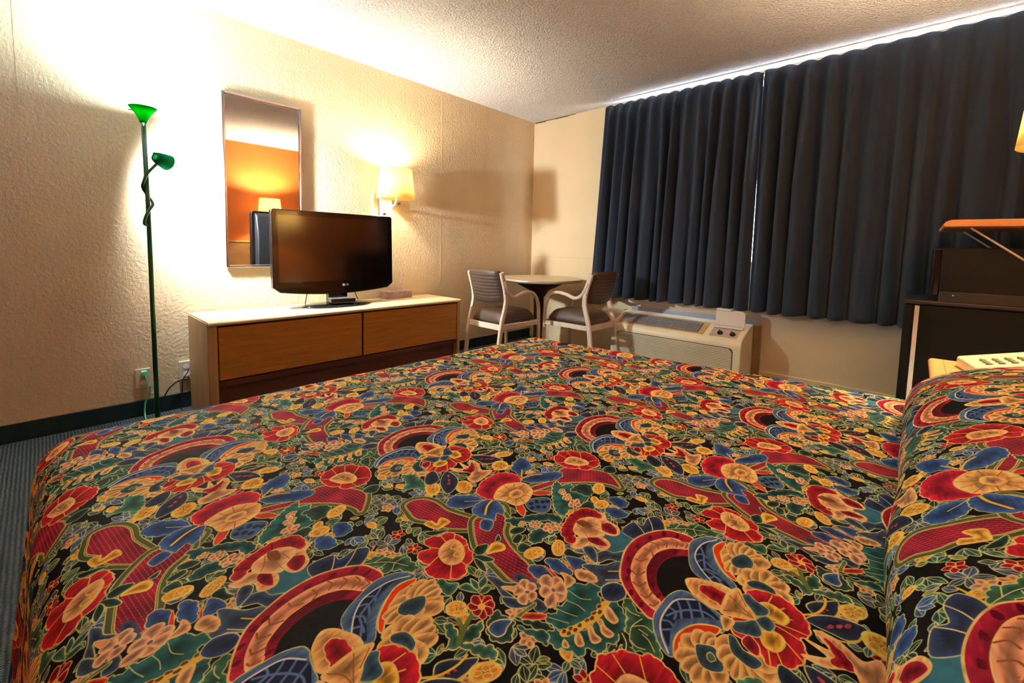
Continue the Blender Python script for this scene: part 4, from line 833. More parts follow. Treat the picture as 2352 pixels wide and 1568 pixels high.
# ------------------------------------------------------------------ the room
XR, YB, H = 3.9, -6.3, 2.44
struct(bx('floor', M['carpet'], None, -.1, XR+.1, YB-.1, .15, -.1, 0))
struct(bx('ceiling', M['ceiling'], None, -.1, XR+.1, YB-.1, .15, H, H+.1))
struct(bx('wall_left', M['wallpaper'], None, -.1, 0, YB, .12, 0, H))
struct(bx('wall_right', M['orange'], None, XR, XR+.1, YB, .12, 0, H))
struct(bx('wall_back', M['orange'], None, -.1, XR+.1, YB-.1, YB, 0, H))
WX0, WX1, WZ0, WZ1 = 1.12, 3.72, .92, 2.41
bm = new()
box(bm, 0, WX0, 0, .12, 0, H); box(bm, WX1, XR, 0, .12, 0, H); box(bm, WX0, WX1, 0, .12, 0, WZ0); box(bm, WX0, WX1, 0, .12, WZ1, H)
struct(obj('wall_window', bm, M['paint']))
bm = new()
for a, b, c, e in ((WX0, WX1, WZ0, WZ0+.04),(WX0, WX1, WZ1-.025, WZ1)): box(bm, a, b, .05, .09, c, e)
for a in (WX0, (WX0+WX1)/2-.02, WX1-.04): box(bm, a, a+.04, .05, .09, WZ0+.04, WZ1-.025)
win = struct(obj('window_1', bm, M['frame_alu'], bevel=.003))
bx('window_pane', M['glass'], win, WX0+.04, WX1-.04, .068, .072, WZ0+.04, WZ1-.025)
struct(bx('baseboard_left', M['baseboard'], None, 0, .012, YB, 0, 0, .096, .003))
struct(bx('baseboard_window', M['paint'], None, .012, XR, -.012, 0, 0, .096, .003))
struct(bx('baseboard_right', M['baseboard'], None, XR-.012, XR, YB, -.012, 0, .096, .003))
struct(bx('trim_1', M['cream_tan'], None, 0, .93, -.0015, 0, .9355, .9375))
bm = new()
for x0, x1, dz in ((.015,.16,.012),(.16,.3,.006),(.3,.47,.009),(.47,.56,.004)): box(bm, x0, x1, -.006, 0, H-dz, H)
struct(obj('trim_2', bm, M['crack']))
# wallpaper seams: thin raised edges
for i, y in enumerate((-3.92,-2.62,-1.32)):
    struct(bx('trim_%d' % (3+i), M['wallpaper'], None, 0, .0012, y, y+.004, .096, H))
# ------------------------------------------------------------------ curtains
def curtain_panel(name, label, xt0, xt1, xb0, xb1, nf, seed, ph):
    rnd = random.Random(seed); nx, nz = nf*18, 46; bm = new(); grid = []
    ztop, zbot = 2.408, .578
    wob = [rnd.uniform(-.34,.34) for _ in range(nf+3)]; amp = [rnd.uniform(.45,1.25) for _ in range(nf+3)]
    for k in range(nz+1):
        v = k/nz; row = []
        for i in range(nx+1):
            u = i/nx; fcount = u*nf; q = int(fcount); fr = fcount-q
            w = wob[q]*(1-fr)+wob[q+1]*fr; A = amp[q]*(1-fr)+amp[q+1]*fr
            phase = 2*PI*(fcount + w*min(1, v*2.2) + ph)
            head = max(0, 1-v/.055); body = min(1, .55+v*1.2); ed = min(1, min(u, 1-u)*(xt1-xt0)/.05+.05)
            y = math.sin(phase)*.054*A*body*ed + math.sin(phase*2+1.3+3*v)*.007*body + math.sin(phase*.5+seed)*.012*v
            # pinched header: narrow sharp tucks
            hy = (abs(math.sin(phase/2))**.35-.6)*.030
            y = y*(1-min(1, head*1.4)) + hy*min(1, head*1.4)
            x = (xt0*(1-v)+xb0*v)*(1-u) + (xt1*(1-v)+xb1*v)*u
            x += math.cos(phase)*.014*A*v*ed
            z = ztop + (zbot-ztop)*v
            if k < 4: z -= (.022-.0055*k)*(1-abs(math.sin(phase/2)))*(.5+amp[q]*.6)
            if v > .97: z += .004*math.sin(phase+.6)
            row.append(bm.verts.new((x, -.115+y, z)))
        grid.append(row)
    for A, B in zip(grid, grid[1:]):
        for i in range(nx): bm.faces.new((A[i], A[i+1], B[i+1], B[i]))
    o = obj(name, bm, M['curtain'], None, smooth=True, solid=.002); tag(o, label, 'curtain', 'dark curtains over the window'); return o
curtain_panel('curtain', 'dark blue pleated curtain, left half, hanging behind the chair and air conditioner', .985, 2.340, .885, 2.338, 13, 3, .1)
curtain_panel('curtain', 'dark blue pleated curtain, right half, hanging behind the black fridge', 2.3435, 3.84, 2.3425, 3.84, 12, 11, .3)
bm = new(); box(bm, .96, 3.86, -.122, -.108, 2.431, 2.44)
tag(obj('curtain_track', bm, M['track'], None, bevel=.003), 'white curtain track fixed to the ceiling above the dark curtains', 'curtain track')
# ------------------------------------------------------------------ dresser
dr = thing('dresser', 'low oak dresser with cream top and two wide drawers along the wall', 'dresser', (0,0,0))
X0, X1, Y0, Y1, ZT = .018, .484, -3.277, -1.473, .590
bx('side_panel', M['oak_v'], dr, X0, X1-.012, Y0, Y0+.048, 0, ZT-.006, .006)
bx('side_panel', M['oak_v'], dr, X0, X1-.012, Y1-.030, Y1, 0, ZT-.006, .006)
bx('back_panel', M['darkwood'], dr, X0, X0+.012, Y0+.05, Y1-.032, .02, ZT-.03)
pr = [(X0, ZT-.024), (X1-.008, ZT-.024)]
for k in range(9):
    a = -PI/2 + PI*k/8; pr.append((X1-.012+.012*math.cos(a), ZT-.012+.012*math.sin(a)))
pr.append((X0, ZT))
bm = new(); prism(bm, pr, 'y', Y0+.004, Y1-.002); obj('top', bm, M['lam'], dr, bevel=.001)
bx('top_seam', M['lam_edge'], dr, X1-.040, X1-.0375, Y0+.004, Y1-.002, ZT, ZT+.0004)
bx('rail', M['darkwood'], dr, X0+.02, X1-.045, Y0+.05, Y1-.032, ZT-.05, ZT-.026)
bx('toe_board', M['darkwood'], dr, X1-.075, X1-.06, Y0+.05, Y1-.032, 0, .25)
bx('bottom_rail', M['darkwood'], dr, X1-.06, X1-.022, Y0+.05, Y1-.032, .215, .246)
ym = -2.362
for a, b in ((Y0+.052, ym-.006),(ym+.006, Y1-.034)):
    w = bx('drawer', M['oak_d'], dr, X1-.034, X1-.014, a, b, .254, ZT-.034, .003)
bx('divider', M['darkwood'], dr, X0+.03, X1-.05, ym-.02, ym+.02, .22, ZT-.05)
# ------------------------------------------------------------------ television
tv = thing('television', 'black flat screen television on an oval swivel stand on the dresser', 'television', (.225,-2.425,ZT+.001), math.radians(-.6))
tv.rotation_euler = (0, math.radians(-1.6), math.radians(-.6))
W2, zb, zt = .437, .118, .662
def tv_outline(w, z0, z1, bulge, r=.02, n=20):
    P = [(-w, z1-r)]
    P = []
    for k in range(6):
        a = PI - PI/2*k/5; P.append((-w+r+r*math.cos(a), z1-r+r*math.sin(a)))
    for k in range(6):
        a = PI/2 - PI/2*k/5; P.append((w-r+r*math.cos(a), z1-r+r*math.sin(a)))
    rb = .035
    for k in range(n+1):
        u = 1-2*k/n; e = max(0, abs(u)-.9)/.1
        P.append((u*w, z0 - bulge*(1-u*u) + rb*e*e*.8))
    return P
bm = new(); prism(bm, tv_outline(W2, zb, zt, .032), 'x', -.015, .028); obj('bezel', bm, M['gloss_black'], tv, bevel=.005, seg=3)
bx('screen', M['screen'], tv, .0245, .0292, -W2+.038, W2-.038, zb+.062, zt-.038)
bm = new(); prism(bm, [(-.06,zb+.03),(-.085,zb+.10),(-.085,zt-.16),(-.05,zt-.03),(-.012,zt-.01),(-.012,zb+.01)], 'y', -W2+.02, W2-.02); obj('back_cover', bm, M['black'], tv, bevel=.01)
bm = new(); lathe(bm, [(0,.0),(.245,.0),(.25,.006),(.24,.014),(.12,.024),(0,.026)], (0,0,0), 48, sx=.52, sy=1.0, cap=False); obj('stand_base', bm, M['gloss_black'], tv, smooth=True).rotation_euler = (0, math.radians(1.6), 0)
bx('stand_neck', M['gloss_black'], tv, -.035, .015, -.07, .07, .02, .14, .006)
bm = new(); lathe(bm, [(0,0),(.0095,0),(.0095,.0012),(0,.0012)], (.0283, .035, zb+.030), 24, 'x', cap=False); obj('logo_disc', bm, M['logo'], tv)
cu = bpy.data.curves.new('logo_letters', 'FONT'); cu.body = 'LG'; cu.size = .020; cu.extrude = .0006; cu.align_x = 'LEFT'; cu.align_y = 'CENTER'
tmp = bpy.data.objects.new('tmp', cu); COLL.objects.link(tmp)
me = bpy.data.meshes.new_from_object(tmp.evaluated_get(bpy.context.evaluated_depsgraph_get())); bpy.data.objects.remove(tmp)
tx = bpy.data.objects.new('logo_letters', me); COLL.objects.link(tx); tx.parent = tv; tx.location = (.0288, .048, zb+.030); tx.rotation_euler = (PI/2, 0, PI/2); me.materials.append(M['logo'])
bm = new(); sweep(bm, spline([(-.02,-.20,.115),(-.01,-.215,.07),(.02,-.235,.03),(.03,-.235,.016)], 6), .003, n=8); obj('signal_cable', bm, M['cable'], tv, smooth=True)
bm = new(); sweep(bm, spline([(-.02,.14,.125),(-.01,.145,.07),(.0,.16,.03)], 6), .003, n=8); obj('power_cable', bm, M['cable'], tv, smooth=True)
# black set-top box on the stand
sb = thing('set_top_box', 'small black box with silver top edge on the television stand', 'media box', (.305,-2.43,ZT+.0275), math.radians(-8))
bx('case', M['gloss_black'], sb, -.035, .035, -.085, .085, .0035, .033, .004)
bx('top_edge', M['silver'], sb, -.033, .036, -.087, .083, .033, .037, .001)
bx('foot', M['black'], sb, -.03, .03, -.07, .07, 0, .003)
# tissue box
tb = thing('tissue_box', 'low mauve marbled tissue box at the right end of the dresser', 'tissue box', (.085,-1.85,ZT), math.radians(4))
bx('carton', [M['tissue']], tb, -.06, .06, -.12, .12, 0, .062, .002)
bm = new(); lathe(bm, [(0,0),(.045,0),(.045,.0012),(0,.0012)], (0,0,.062), 24, sx=.6, sy=1.4, cap=False); obj('slot', bm, M['tissue_d'], tb)
# ------------------------------------------------------------------ mirror
mi = thing('wall_mirror', 'tall narrow chrome framed mirror hanging above the dresser', 'mirror', (0,-2.823,.866))
mi.rotation_euler = (0, MIR_TILT, MIR_YAW)
hw, hh, fw = .242, 1.11, .016
bx('mirror_pane', M['mirror'], mi, .014, .018, -hw+.01, hw-.01, .01, hh-.01)
bx('backing', M['blackmetal'], mi, .004, .013, -hw+.01, hw-.01, .01, hh-.01)
bm = new()
box(bm, .006, .03, -hw, -hw+fw, 0, hh); box(bm, .006, .03, hw-fw, hw, 0, hh)
box(bm, .006, .03, -hw+fw, hw-fw, 0, fw); box(bm, .006, .03, -hw+fw, hw-fw, hh-fw, hh)
obj('frame', bm, M['chrome'], mi, bevel=.004)
# ------------------------------------------------------------------ wall lamps (swing sconces)
def wall_lamp(label, loc, rz, power, A=.17):
    t = thing('wall_lamp', label, 'lamp', loc, rz, 'swing arm wall lamps')
    bp_ = bx('backplate', M['white'], t, 0.001, .028, -.055, .055, -.26, -.10, .006)
    bm = new(); sweep(bm, spline([(.028,0,-.17),(A*.5,0,-.175),(A-.02,.0,-.165),(A,0,-.13),(A,0,-.06)], 6), .008, n=10); obj('arm', bm, M['white'], t, smooth=True)
    k = new(); lathe(k, [(0,0),(.009,0),(.009,.018),(0,.018)], (.028,-.025,-.235), 12, 'x', cap=False); obj('knob', k, M['black'], bp_)
    k = new(); lathe(k, [(0,0),(.008,0),(.008,.02),(0,.02)], (A,.02,-.155), 12, 'x', cap=False); obj('switch', k, M['black'], t)
    bm = new(); sweep(bm, [(.012,-.115,-.50),(.012,-.115,-.05)], .008, n=10); obj('cord_cover', bm, M['chair_frame'], t, smooth=True)
    bm = new(); lathe(bm, [(.160,-.120),(.133,.120)], (A,0,0), 40, cap=False, sx=.78); ls_ = obj('lamp_shade', bm, M['shade_cream'], t, smooth=True, solid=.0015)
    bm = new(); sweep(bm, [(A,-.132,.09),(A,0,.09),(A,.132,.09)], .0025, n=6); obj('shade_spider', bm, M['chrome'], ls_)
    bm = new(); lathe(bm, [(0,-.055),(.014,-.055),(.016,-.03),(.028,0),(.022,.025),(0,.034)], (A,0,0), 20, cap=False); obj('bulb', bm, M['bulb_warm'], ls_, smooth=True)
    L = bpy.data.lights.new('lamp_light', 'POINT'); L.energy = power; L.color = (1.0,.83,.57); L.shadow_soft_size = .035
    o = bpy.data.objects.new('lamp_light', L); COLL.objects.link(o); o.parent = t; o.location = (A,0,.045)
    return t
wall_lamp('cream shaded wall lamp lit above the television end of the dresser', (0,-1.905,1.522), 0, P_SCONCE)
wall_lamp('cream shaded bedside wall lamp on the orange wall at the right edge', (XR,-1.60,1.53), PI, P_BED, .275)
# ------------------------------------------------------------------ floor lamp
fl = thing('floor_lamp', 'slim green torchiere floor lamp with twisted reading light beside the dresser', 'lamp', (.25,-3.474,0))
bm = new(); lathe(bm, [(0,0),(.125,0),(.128,.008),(.12,.018),(.03,.03),(.014,.045),(0,.045)], n=40, cap=False); obj('base', bm, M['green_d'], fl, smooth=True)
bm = new(); sweep(bm, [(0,0,.03),(0,0,.6),(0,0,1.2),(0,-.004,1.660)], .0108, n=14); obj('pole', bm, M['green_d'], fl, smooth=True)
bm = new(); lathe(bm, [(.011,1.646),(.017,1.660),(.032,1.692),(.058,1.727)], (0,-.004,0), 36, cap=False); obj('lamp_shade', bm, M['shade_green'], fl, smooth=True, solid=.0015)
bm = new(); sweep(bm, [(0,-.035,1.703),(0,-.062,1.703)], .0025, n=8); obj('switch', bm, M['cable'], fl)
bm = new(); lathe(bm, [(0,1.655),(.012,1.660),(.02,1.685),(.017,1.705),(0,1.713)], (0,-.004,0), 18, cap=False); obj('bulb', bm, M['bulb_cool'], fl, smooth=True)
path = [(.0,-.003,1.112),(.012,-.019,1.118),(.018,-.016,1.15),(.018,.0,1.19),(.006,.02,1.225),(-.014,.012,1.255),(-.016,-.006,1.285),(.0,-.019,1.315),(.018,-.014,1.345),(.016,-.004,1.375),(.012,.015,1.405),(.008,.042,1.440)]
bm = new(); sweep(bm, spline(path, 8), .0075, n=10); ga = obj('reading_arm', bm, M['green_d'], fl, smooth=True)
hd = bpy.data.objects.new('reading_head', None)
RD = Vector((-.55,.80,-.25)).normalized()
def reading_shade():
    bm = new(); lathe(bm, [(.014,-.040),(.026,-.037),(.031,-.025),(.044,.036)], n=24, cap=False)
    bmesh.ops.transform(bm, matrix=RD.to_track_quat('Z', 'Y').to_matrix().to_4x4(), verts=bm.verts)
    bmesh.ops.translate(bm, vec=(.006,.066,1.466), verts=bm.verts); return bm
bpy.data.objects.remove(hd)
obj('reading_shade', reading_shade(), M['shade_green2'], fl, smooth=True, solid=.002)
bm = new(); sweep(bm, [(.012,.030,1.486),(.010,.036,1.500)], .005, n=8); obj('reading_switch', bm, M['cable'], fl)
bm = new(); sweep(bm, spline([(-.206,-.022,.262),(-.200,-.018,.235),(-.200,-.012,.18),(-.202,-.012,.14),(-.208,-.026,.075),(-.20,-.03,.02),(-.12,-.03,.006),(-.06,.0,.016),(-.02,.0,.02)], 8), .0042, n=8); obj('power_cord', bm, M['green_cord'], fl, smooth=True)
bx('plug', M['green_cord'], fl, -.230, -.200, -.037, -.010, .246, .274, .005)
bl_t = thing('fill_lamp', 'round white ceiling lamp, unseen, added behind the bed for fill light', 'lamp', (1.7,-5.5,H))  # lamp added out of view as overall fill light
bm = new(); lathe(bm, [(0,-.012),(.15,-.012),(.16,-.02),(.16,-.001),(0,-.001)], n=36, cap=False); obj('base', bm, M['white'], bl_t, smooth=True)
bm = new(); lathe(bm, [(.150,-.021),(.135,-.055),(.09,-.082),(.04,-.094),(0,-.097)], n=36, cap=False); obj('lamp_shade', bm, M['shade_cream'], bl_t, smooth=True, solid=.002)
def light(name, kind, loc, energy, color, soft=.03, rot=None, parent=None, **kw):
    L = bpy.data.lights.new(name, kind); L.energy = energy; L.color = color
    if kind in ('POINT', 'SPOT'): L.shadow_soft_size = soft
    for k, v in kw.items(): setattr(L, k, v)
    o = bpy.data.objects.new(name, L); COLL.objects.link(o); o.location = loc
    if parent: o.parent = parent
    if rot is not None: o.rotation_euler = rot
    return o
light('fill_light', 'POINT', (0,0,-.05), P_FILL, (1,.90,.78), .05, parent=bl_t)
light('torchiere_light', 'POINT', (0,-.004,1.706), P_TORCH*.2, (.66,.86,1.0), .022, parent=fl)
light('torchiere_upward_light', 'SPOT', (0,-.004,1.712), P_TORCH, (.66,.86,1.0), .022, parent=fl, rot=(PI,0,0), spot_size=math.radians(150), spot_blend=1.0)
rl = light('reading_light', 'SPOT', tuple(Vector((.006,.066,1.466))+RD*.026), P_READ, (.86,.93,1.0), .05, parent=fl, spot_size=math.radians(178), spot_blend=1.0)
rl.rotation_euler = RD.to_track_quat('-Z', 'Y').to_euler()
# ------------------------------------------------------------------ outlets and cords
def outlet(label, y, z, plug):
    t = thing('wall_outlet', label, 'outlet', (0,y,z), 0, 'ivory wall outlets')
    cp_ = bx('cover_plate', M['outlet'], t, .001, .016, -.036, .036, -.057, .057, .003)
    for dz in (.024,-.024):
        bm = new(); lathe(bm, [(0,0),(.015,0),(.015,.002),(0,.002)], (.016,0,dz), 20, 'x', cap=False); obj('socket', bm, M['white'], cp_)
    return t
outlet('ivory wall outlet holding the green plug, left of the floor lamp pole', -3.50, .225, True)
outlet('ivory wall outlet half hidden behind the left end of the dresser', -3.295, .235, False)
bm = new(); sweep(bm, spline([(.03,-3.44,.008),(.035,-3.40,.12),(.03,-3.36,.165),(.028,-3.32,.183),(.022,-3.292,.178),(.021,-3.283,.19)], 8), .0042, n=8)
tag(obj('coaxial_cable', bm, M['cable'], None, smooth=True), 'black cable arching up behind the left end of the dresser', 'cable', 'cables behind the dresser')
bm = new(); sweep(bm, spline([(.062,-3.335,.006),(.050,-3.325,.08),(.045,-3.320,.178),(.042,-3.30,.215),(.040,-3.284,.245)], 8), .003, n=8)
tag(obj('power_cable', bm, M['cable'], None, smooth=True), 'thin dark cable rising straight beside the dresser side, behind the arching one', 'cable', 'cables behind the dresser')
# ------------------------------------------------------------------ chairs
def make_chair(label):
    t = thing('dining_chair', label, 'chair', (0,0,0), 0, 'bentwood armchairs at the round table')
    arms = {}
    for s in (-1, 1):
        bm = new(); sweep(bm, spline([(.2*s,-.285,0),(.2*s,-.232,.38),(.2*s,-.182,.60),(.2*s,-.240,.825)], 8), .026, .040, ref=(1,0,0)); obj('rear_leg', bm, M['chair_frame'], t, smooth=False)
        bm = new(); sweep(bm, spline([(.205*s,.245,0),(.205*s,.236,.42),(.205*s,.222,.54),(.205*s,.175,.618),(.205*s,.10,.650),(.205*s,.0,.640),(.205*s,-.085,.615),(.205*s,-.150,.640),(.205*s,-.190,.70),(.205*s,-.212,.752)], 8), .030, .026, ref=(1,0,0)); arms[s] = obj('arm', bm, M['chair_frame'], t)
    for y in (-.232, .232):
        bm = new(); box(bm, -.19, .19, y-.010, y+.010, .345, .392); obj('rail', bm, M['chair_frame'], t, bevel=.003)
    for s in (-1, 1):
        bm = new(); box(bm, .2*s-.009, .2*s+.009, -.225, .225, .35, .39); obj('side_rail', bm, M['chair_frame'], t, bevel=.003)
    bm = new(); nx, ny = 12, 12; top = []; bot = []
    for j in range(ny+1):
        v = -1+2*j/ny; A = []; B = []
        for i in range(nx+1):
            u = -1+2*i/nx; e = (1-abs(u)**5)*(1-abs(v)**5)
            x = u*(.186+.012*e*0); y = v*.225
            A.append(bm.verts.new((x*(1 if e > .01 else .97), y*(1 if e > .01 else .97), (.425+.075*e**.4)))); B.append(bm.verts.new((x*.97, y*.97, .393)))
        top.append(A); bot.append(B)
    for G in (top, bot):
        for A, B in zip(G, G[1:]):
            for i in range(nx): bm.faces.new((A[i], A[i+1], B[i+1], B[i]))
    for j in range(ny):
        for i in (0, nx): bm.faces.new((top[j][i], top[j+1][i], bot[j+1][i], bot[j][i]))
    for i in range(nx):
        for j in (0, ny): bm.faces.new((top[j][i], top[j][i+1], bot[j][i+1], bot[j][i]))
    obj('seat', bm, M['vinyl'], t, smooth=True, sub=1)
    # channelled backrest pad between the rear posts
    bm = new(); nx, nz = 14, 40; F = []; Bk = []
    for k in range(nz+1):
        v = k/nz; A = []; B = []
        for i in range(nx+1):
            u = -1+2*i/nx
            z = .585 + .255*v - .022*(1-u*u)*(1-v) + .006*(1-u*u)*v
            lean = -.180 - .062*max(0, (z-.60)/.225)
            bow = -.030*(1-u*u)
            edge = min(1, (1-abs(u))*9)*min(1, v*9+.15)*min(1, (1-v)*9+.15)
            rib = .0045*abs(math.sin(v*PI*10))
            x = u*.186
            A.append(bm.verts.new((x, lean+bow-.006+(.018+rib)*edge+.006, z))); B.append(bm.verts.new((x, lean+bow-.006-(.018+rib)*edge-.006, z)))
        F.append(A); Bk.append(B)
    for G in (F, Bk):
        for A, B in zip(G, G[1:]):
            for i in range(nx): bm.faces.new((A[i], A[i+1], B[i+1], B[i]))
    for k in range(nz):
        for i in (0, nx): bm.faces.new((F[k][i], F[k+1][i], Bk[k+1][i], Bk[k][i]))
    for i in range(nx):
        for k in (0, nz): bm.faces.new((F[k][i], F[k][i+1], Bk[k][i+1], Bk[k][i]))
    obj('backrest', bm, M['vinyl'], t, smooth=True)
    for s in (-1, 1):
        for z in (.655, .745):
            k = new(); lathe(k, [(0,0),(.006,0),(.005,.003),(0,.004)], (.213*s, -.205-.02*(z-.655)*10*.2, z), 12, 'x', cap=False)
            if s < 0: bmesh.ops.scale(k, vec=(1,1,1), verts=k.verts)
            obj('screw', k, M['darkgrey'], arms[s])
    return t
ch = make_chair('brown padded bentwood armchair nearest the dresser, its back towards the bed')
ch.location = (.612,-1.08,0); ch.rotation_euler = (0,0,math.radians(-1))
c2 = copy_tree(ch); c2['label'] = 'brown padded bentwood armchair beside the air conditioner, in front of the curtain'
c2.location = (1.085,-.592,0); c2.rotation_euler = (0,0,PI/2)
# ------------------------------------------------------------------ round table
rt = thing('round_table', 'round cream pedestal table in the corner between two armchairs', 'table', (.565,-.535,0))
bm = new(); lathe(bm, [(0,.712),(.415,.712),(.42,.716),(.42,.738),(.415,.742),(0,.742)], n=64, cap=False); obj('tabletop', bm, M['lam'], rt, bevel=.002)
bm = new(); lathe(bm, [(.4205,.7145),(.4235,.7165),(.4235,.7375),(.4205,.7395)], n=64, cap=False); obj('edge_band', bm, M['table_edge'], rt, smooth=True)
bm = new(); lathe(bm, [(.26,.711),(.25,.695),(.10,.62),(.050,.55),(.045,.09),(.06,.05),(0,.05)], n=28, cap=False); obj('pedestal', bm, M['pedestal'], rt, smooth=True)
for k in range(4):
    a = PI/4+k*PI/2; dx, dy = math.cos(a), math.sin(a)
    bm = new(); sweep(bm, spline([(.03*dx,.03*dy,.10),(.15*dx,.15*dy,.07),(.30*dx,.30*dy,.022)], 6), .05, .036, ref=(-dy,dx,0)); obj('foot', bm, M['pedestal'], rt)
# ------------------------------------------------------------------ air conditioner
ac = thing('air_conditioner', 'cream through-the-wall air conditioner below the curtain', 'air conditioner', (1.28,0,0))
AW = 1.09
side = [(-.05,.06),(-.35,.06),(-.362,.12),(-.362,.325),(-.355,.355),(-.335,.378),(-.15,.455),(-.06,.468),(-.05,.468)]
bm = new(); prism(bm, side, 'x', 0, AW); obj('housing', bm, M['cream'], ac, bevel=.012, seg=3)
bx('wall_sleeve', M['beige_metal'], ac, -.045, AW+.05, -.052, -.001, .04, .462, .004)
# aluminium flashing behind the unit
bx('flashing', M['alu'], ac, .03, AW+.03, -.030, -.001, .463, .500, .002)
# front grille: rounded dark panel coloured as the shade in the gaps, horizontal louvres over it
def rrect(x0, x1, z0, z1, r, n=6):
    P = []
    for cx, cz, a0 in ((x1-r, z1-r, 0),(x0+r, z1-r, PI/2),(x0+r, z0+r, PI),(x1-r, z0+r, 1.5*PI)):
        for k in range(n+1):
            a = a0 + PI/2*k/n; P.append((cx+r*math.cos(a), cz+r*math.sin(a)))
    return P
gx0, gx1, gz0, gz1 = .062, AW-.055, .085, .312
bm = new(); prism(bm, rrect(gx0, gx1, gz0, gz1, .03), 'y', -.3635, -.350); obj('grille_frame', bm, M['gap_shade'], ac)
bm = new(); nb = 17
for k in range(nb):
    z = gz0+.006 + (gz1-gz0-.012)*k/nb; dz = (gz1-gz0-.012)/nb
    ins = .006 + (.02 if k in (0, nb-1) else .006 if k in (1, nb-2) else 0)
    prism(bm, [(-.3640, z+.0028),(-.3690, z+.005),(-.3690, z+dz-.0012),(-.3640, z+dz)], 'x', gx0+ins, gx1-ins)
obj('front_grille', bm, M['cream'], ac)
# sloped top: frame of reference on the slope
sl0, sl1 = Vector((0,-.335,.378)), Vector((0,-.15,.455)); sd = (sl1-sl0); sl = sd.length; sd.normalize(); sn = Vector((0,-sd.z,sd.y))
def slope_box(name, m, x0, x1, a0, a1, h0, h1, parent, bevel=0):
    bm = new(); vs = []
    for h in (h0, h1):
        for a, x in ((a0,x0),(a0,x1),(a1,x1),(a1,x0)):
            vs.append(bm.verts.new(Vector((x,0,0)) + sl0 + sd*a + sn*h))
    for f_ in ((3,2,1,0),(4,5,6,7),(0,1,5,4),(1,2,6,5),(2,3,7,6),(3,0,4,7)): bm.faces.new([vs[i] for i in f_])
    return obj(name, bm, m, parent, bevel=bevel)
slope_box('louvre_surround', M['cream_tan'], .02, .80, .004, sl-.004, .0, .004, ac, .002)
slope_box('louvre_shade_sheet', M['dark'], .055, .755, .022, sl-.030, .004, .0048, ac)  # flat dark sheet; the shade below the louvres is in its colour
bm = new()
for k in range(7):
    a = .026+(sl-.062)*k/6.2
    vs = []
    for h in (.0048, .0105):
        for aa, x in ((a,.058),(a,.752),(a+.011,.752),(a+.011,.058)): vs.append(bm.verts.new(Vector((x,0,0))+sl0+sd*aa+sn*h))
    for f_ in ((3,2,1,0),(4,5,6,7),(0,1,5,4),(1,2,6,5),(2,3,7,6),(3,0,4,7)): bm.faces.new([vs[i] for i in f_])
for k in range(1, 6):
    x = .055+.70*k/6; vs = []
    for h in (.0048, .0112):
        for aa, xx in ((.024,x-.003),(.024,x+.003),(sl-.032,x+.003),(sl-.032,x-.003)): vs.append(bm.verts.new(Vector((xx,0,0))+sl0+sd*aa+sn*h))
    for f_ in ((3,2,1,0),(4,5,6,7),(0,1,5,4),(1,2,6,5),(2,3,7,6),(3,0,4,7)): bm.faces.new([vs[i] for i in f_])
obj('top_louvre', bm, M['grille'], ac)
slope_box('control_panel', M['ctrl'], .845, 1.045, .010, sl-.05, 0, .003, ac)
for x in (.915, 1.005):
    p = Vector((x,0,0))+sl0+sd*.055+sn*.003
    bm = new(); lathe(bm, [(0,0),(.021,0),(.019,.012),(.016,.016),(0,.017)], n=24, cap=False)
    bmesh.ops.transform(bm, matrix=Matrix.Translation(p) @ sn.to_track_quat('Z','Y').to_matrix().to_4x4(), verts=bm.verts); obj('control_knob', bm, M['black'], ac, smooth=True)
    bm = new(); box(bm, -.004, .004, -.019, .019, .015, .026); bmesh.ops.transform(bm, matrix=Matrix.Translation(p) @ sn.to_track_quat('Z','Y').to_matrix().to_4x4() @ Matrix.Rotation(.5,4,'Z'), verts=bm.verts); obj('knob_grip', bm, M['black'], ac, bevel=.002)
# flip-up lid over the controls, standing open
lid = [(.850,.456),(1.066,.456),(1.066,.545),(1.060,.565),(1.045,.577),(1.02,.580),(.985,.580),(.972,.568),(.856,.574),(.850,.570)]
bm = new(); prism(bm, lid, 'y', -.205, -.195); lo = obj('control_lid', bm, M['white'], ac, bevel=.003)
bx('lid_handle', M['white'], ac, .856, .965, -.212, -.190, .570, .588, .004)
bx('lid_lip', M['white'], ac, .848, 1.062, -.222, -.200, .436, .450, .003)
# ------------------------------------------------------------------ mini fridge
fr = thing('mini_fridge', 'black mini fridge with a white door gasket between bed and curtain', 'refrigerator', (3.25,-.74,0))
bx('door', M['fridge_black'], fr, 0, .040, 0, .47, .05, .785, .008, 3)
bx('door_gasket', M['gasket'], fr, .0405, .0605, .006, .464, .055, .778, .002)
bx('body', M['fridge_black'], fr, .061, .52, .0, .47, .04, .782, .004)
bx('top_cap', M['darkgrey'], fr, .0, .525, -.006, .474, .7855, .806, .004)
for x in (.09, .48):
    for y in (.04, .43): bx('foot', M['black'], fr, x-.02, x+.02, y-.02, y+.02, 0, .04)
# microwave
mw_ = thing('microwave', 'black microwave oven standing on the mini fridge under the shelf', 'microwave', (3.345,-.72,.806))
bx('door', M['gloss_black'], mw_, 0, .03, .01, .40, .03, .27, .004)
bx('casing', M['blackmetal'], mw_, .031, .50, 0, .41, .02, .278, .004)
bx('casing_flange', M['darkgrey'], mw_, .031, .50, -.012, -.001, .0, .052, .002)
k = new(); lathe(k, [(0,0),(.005,0),(.004,-.003),(0,-.004)], (.085,-.012,.036), 12, 'y', cap=False); obj('screw', k, M['silver'], mw_, smooth=True)
for x in (.06, .46):
    for y in (.04, .37): bx('foot', M['black'], mw_, x-.015, x+.015, y-.015, y+.015, 0, .02)
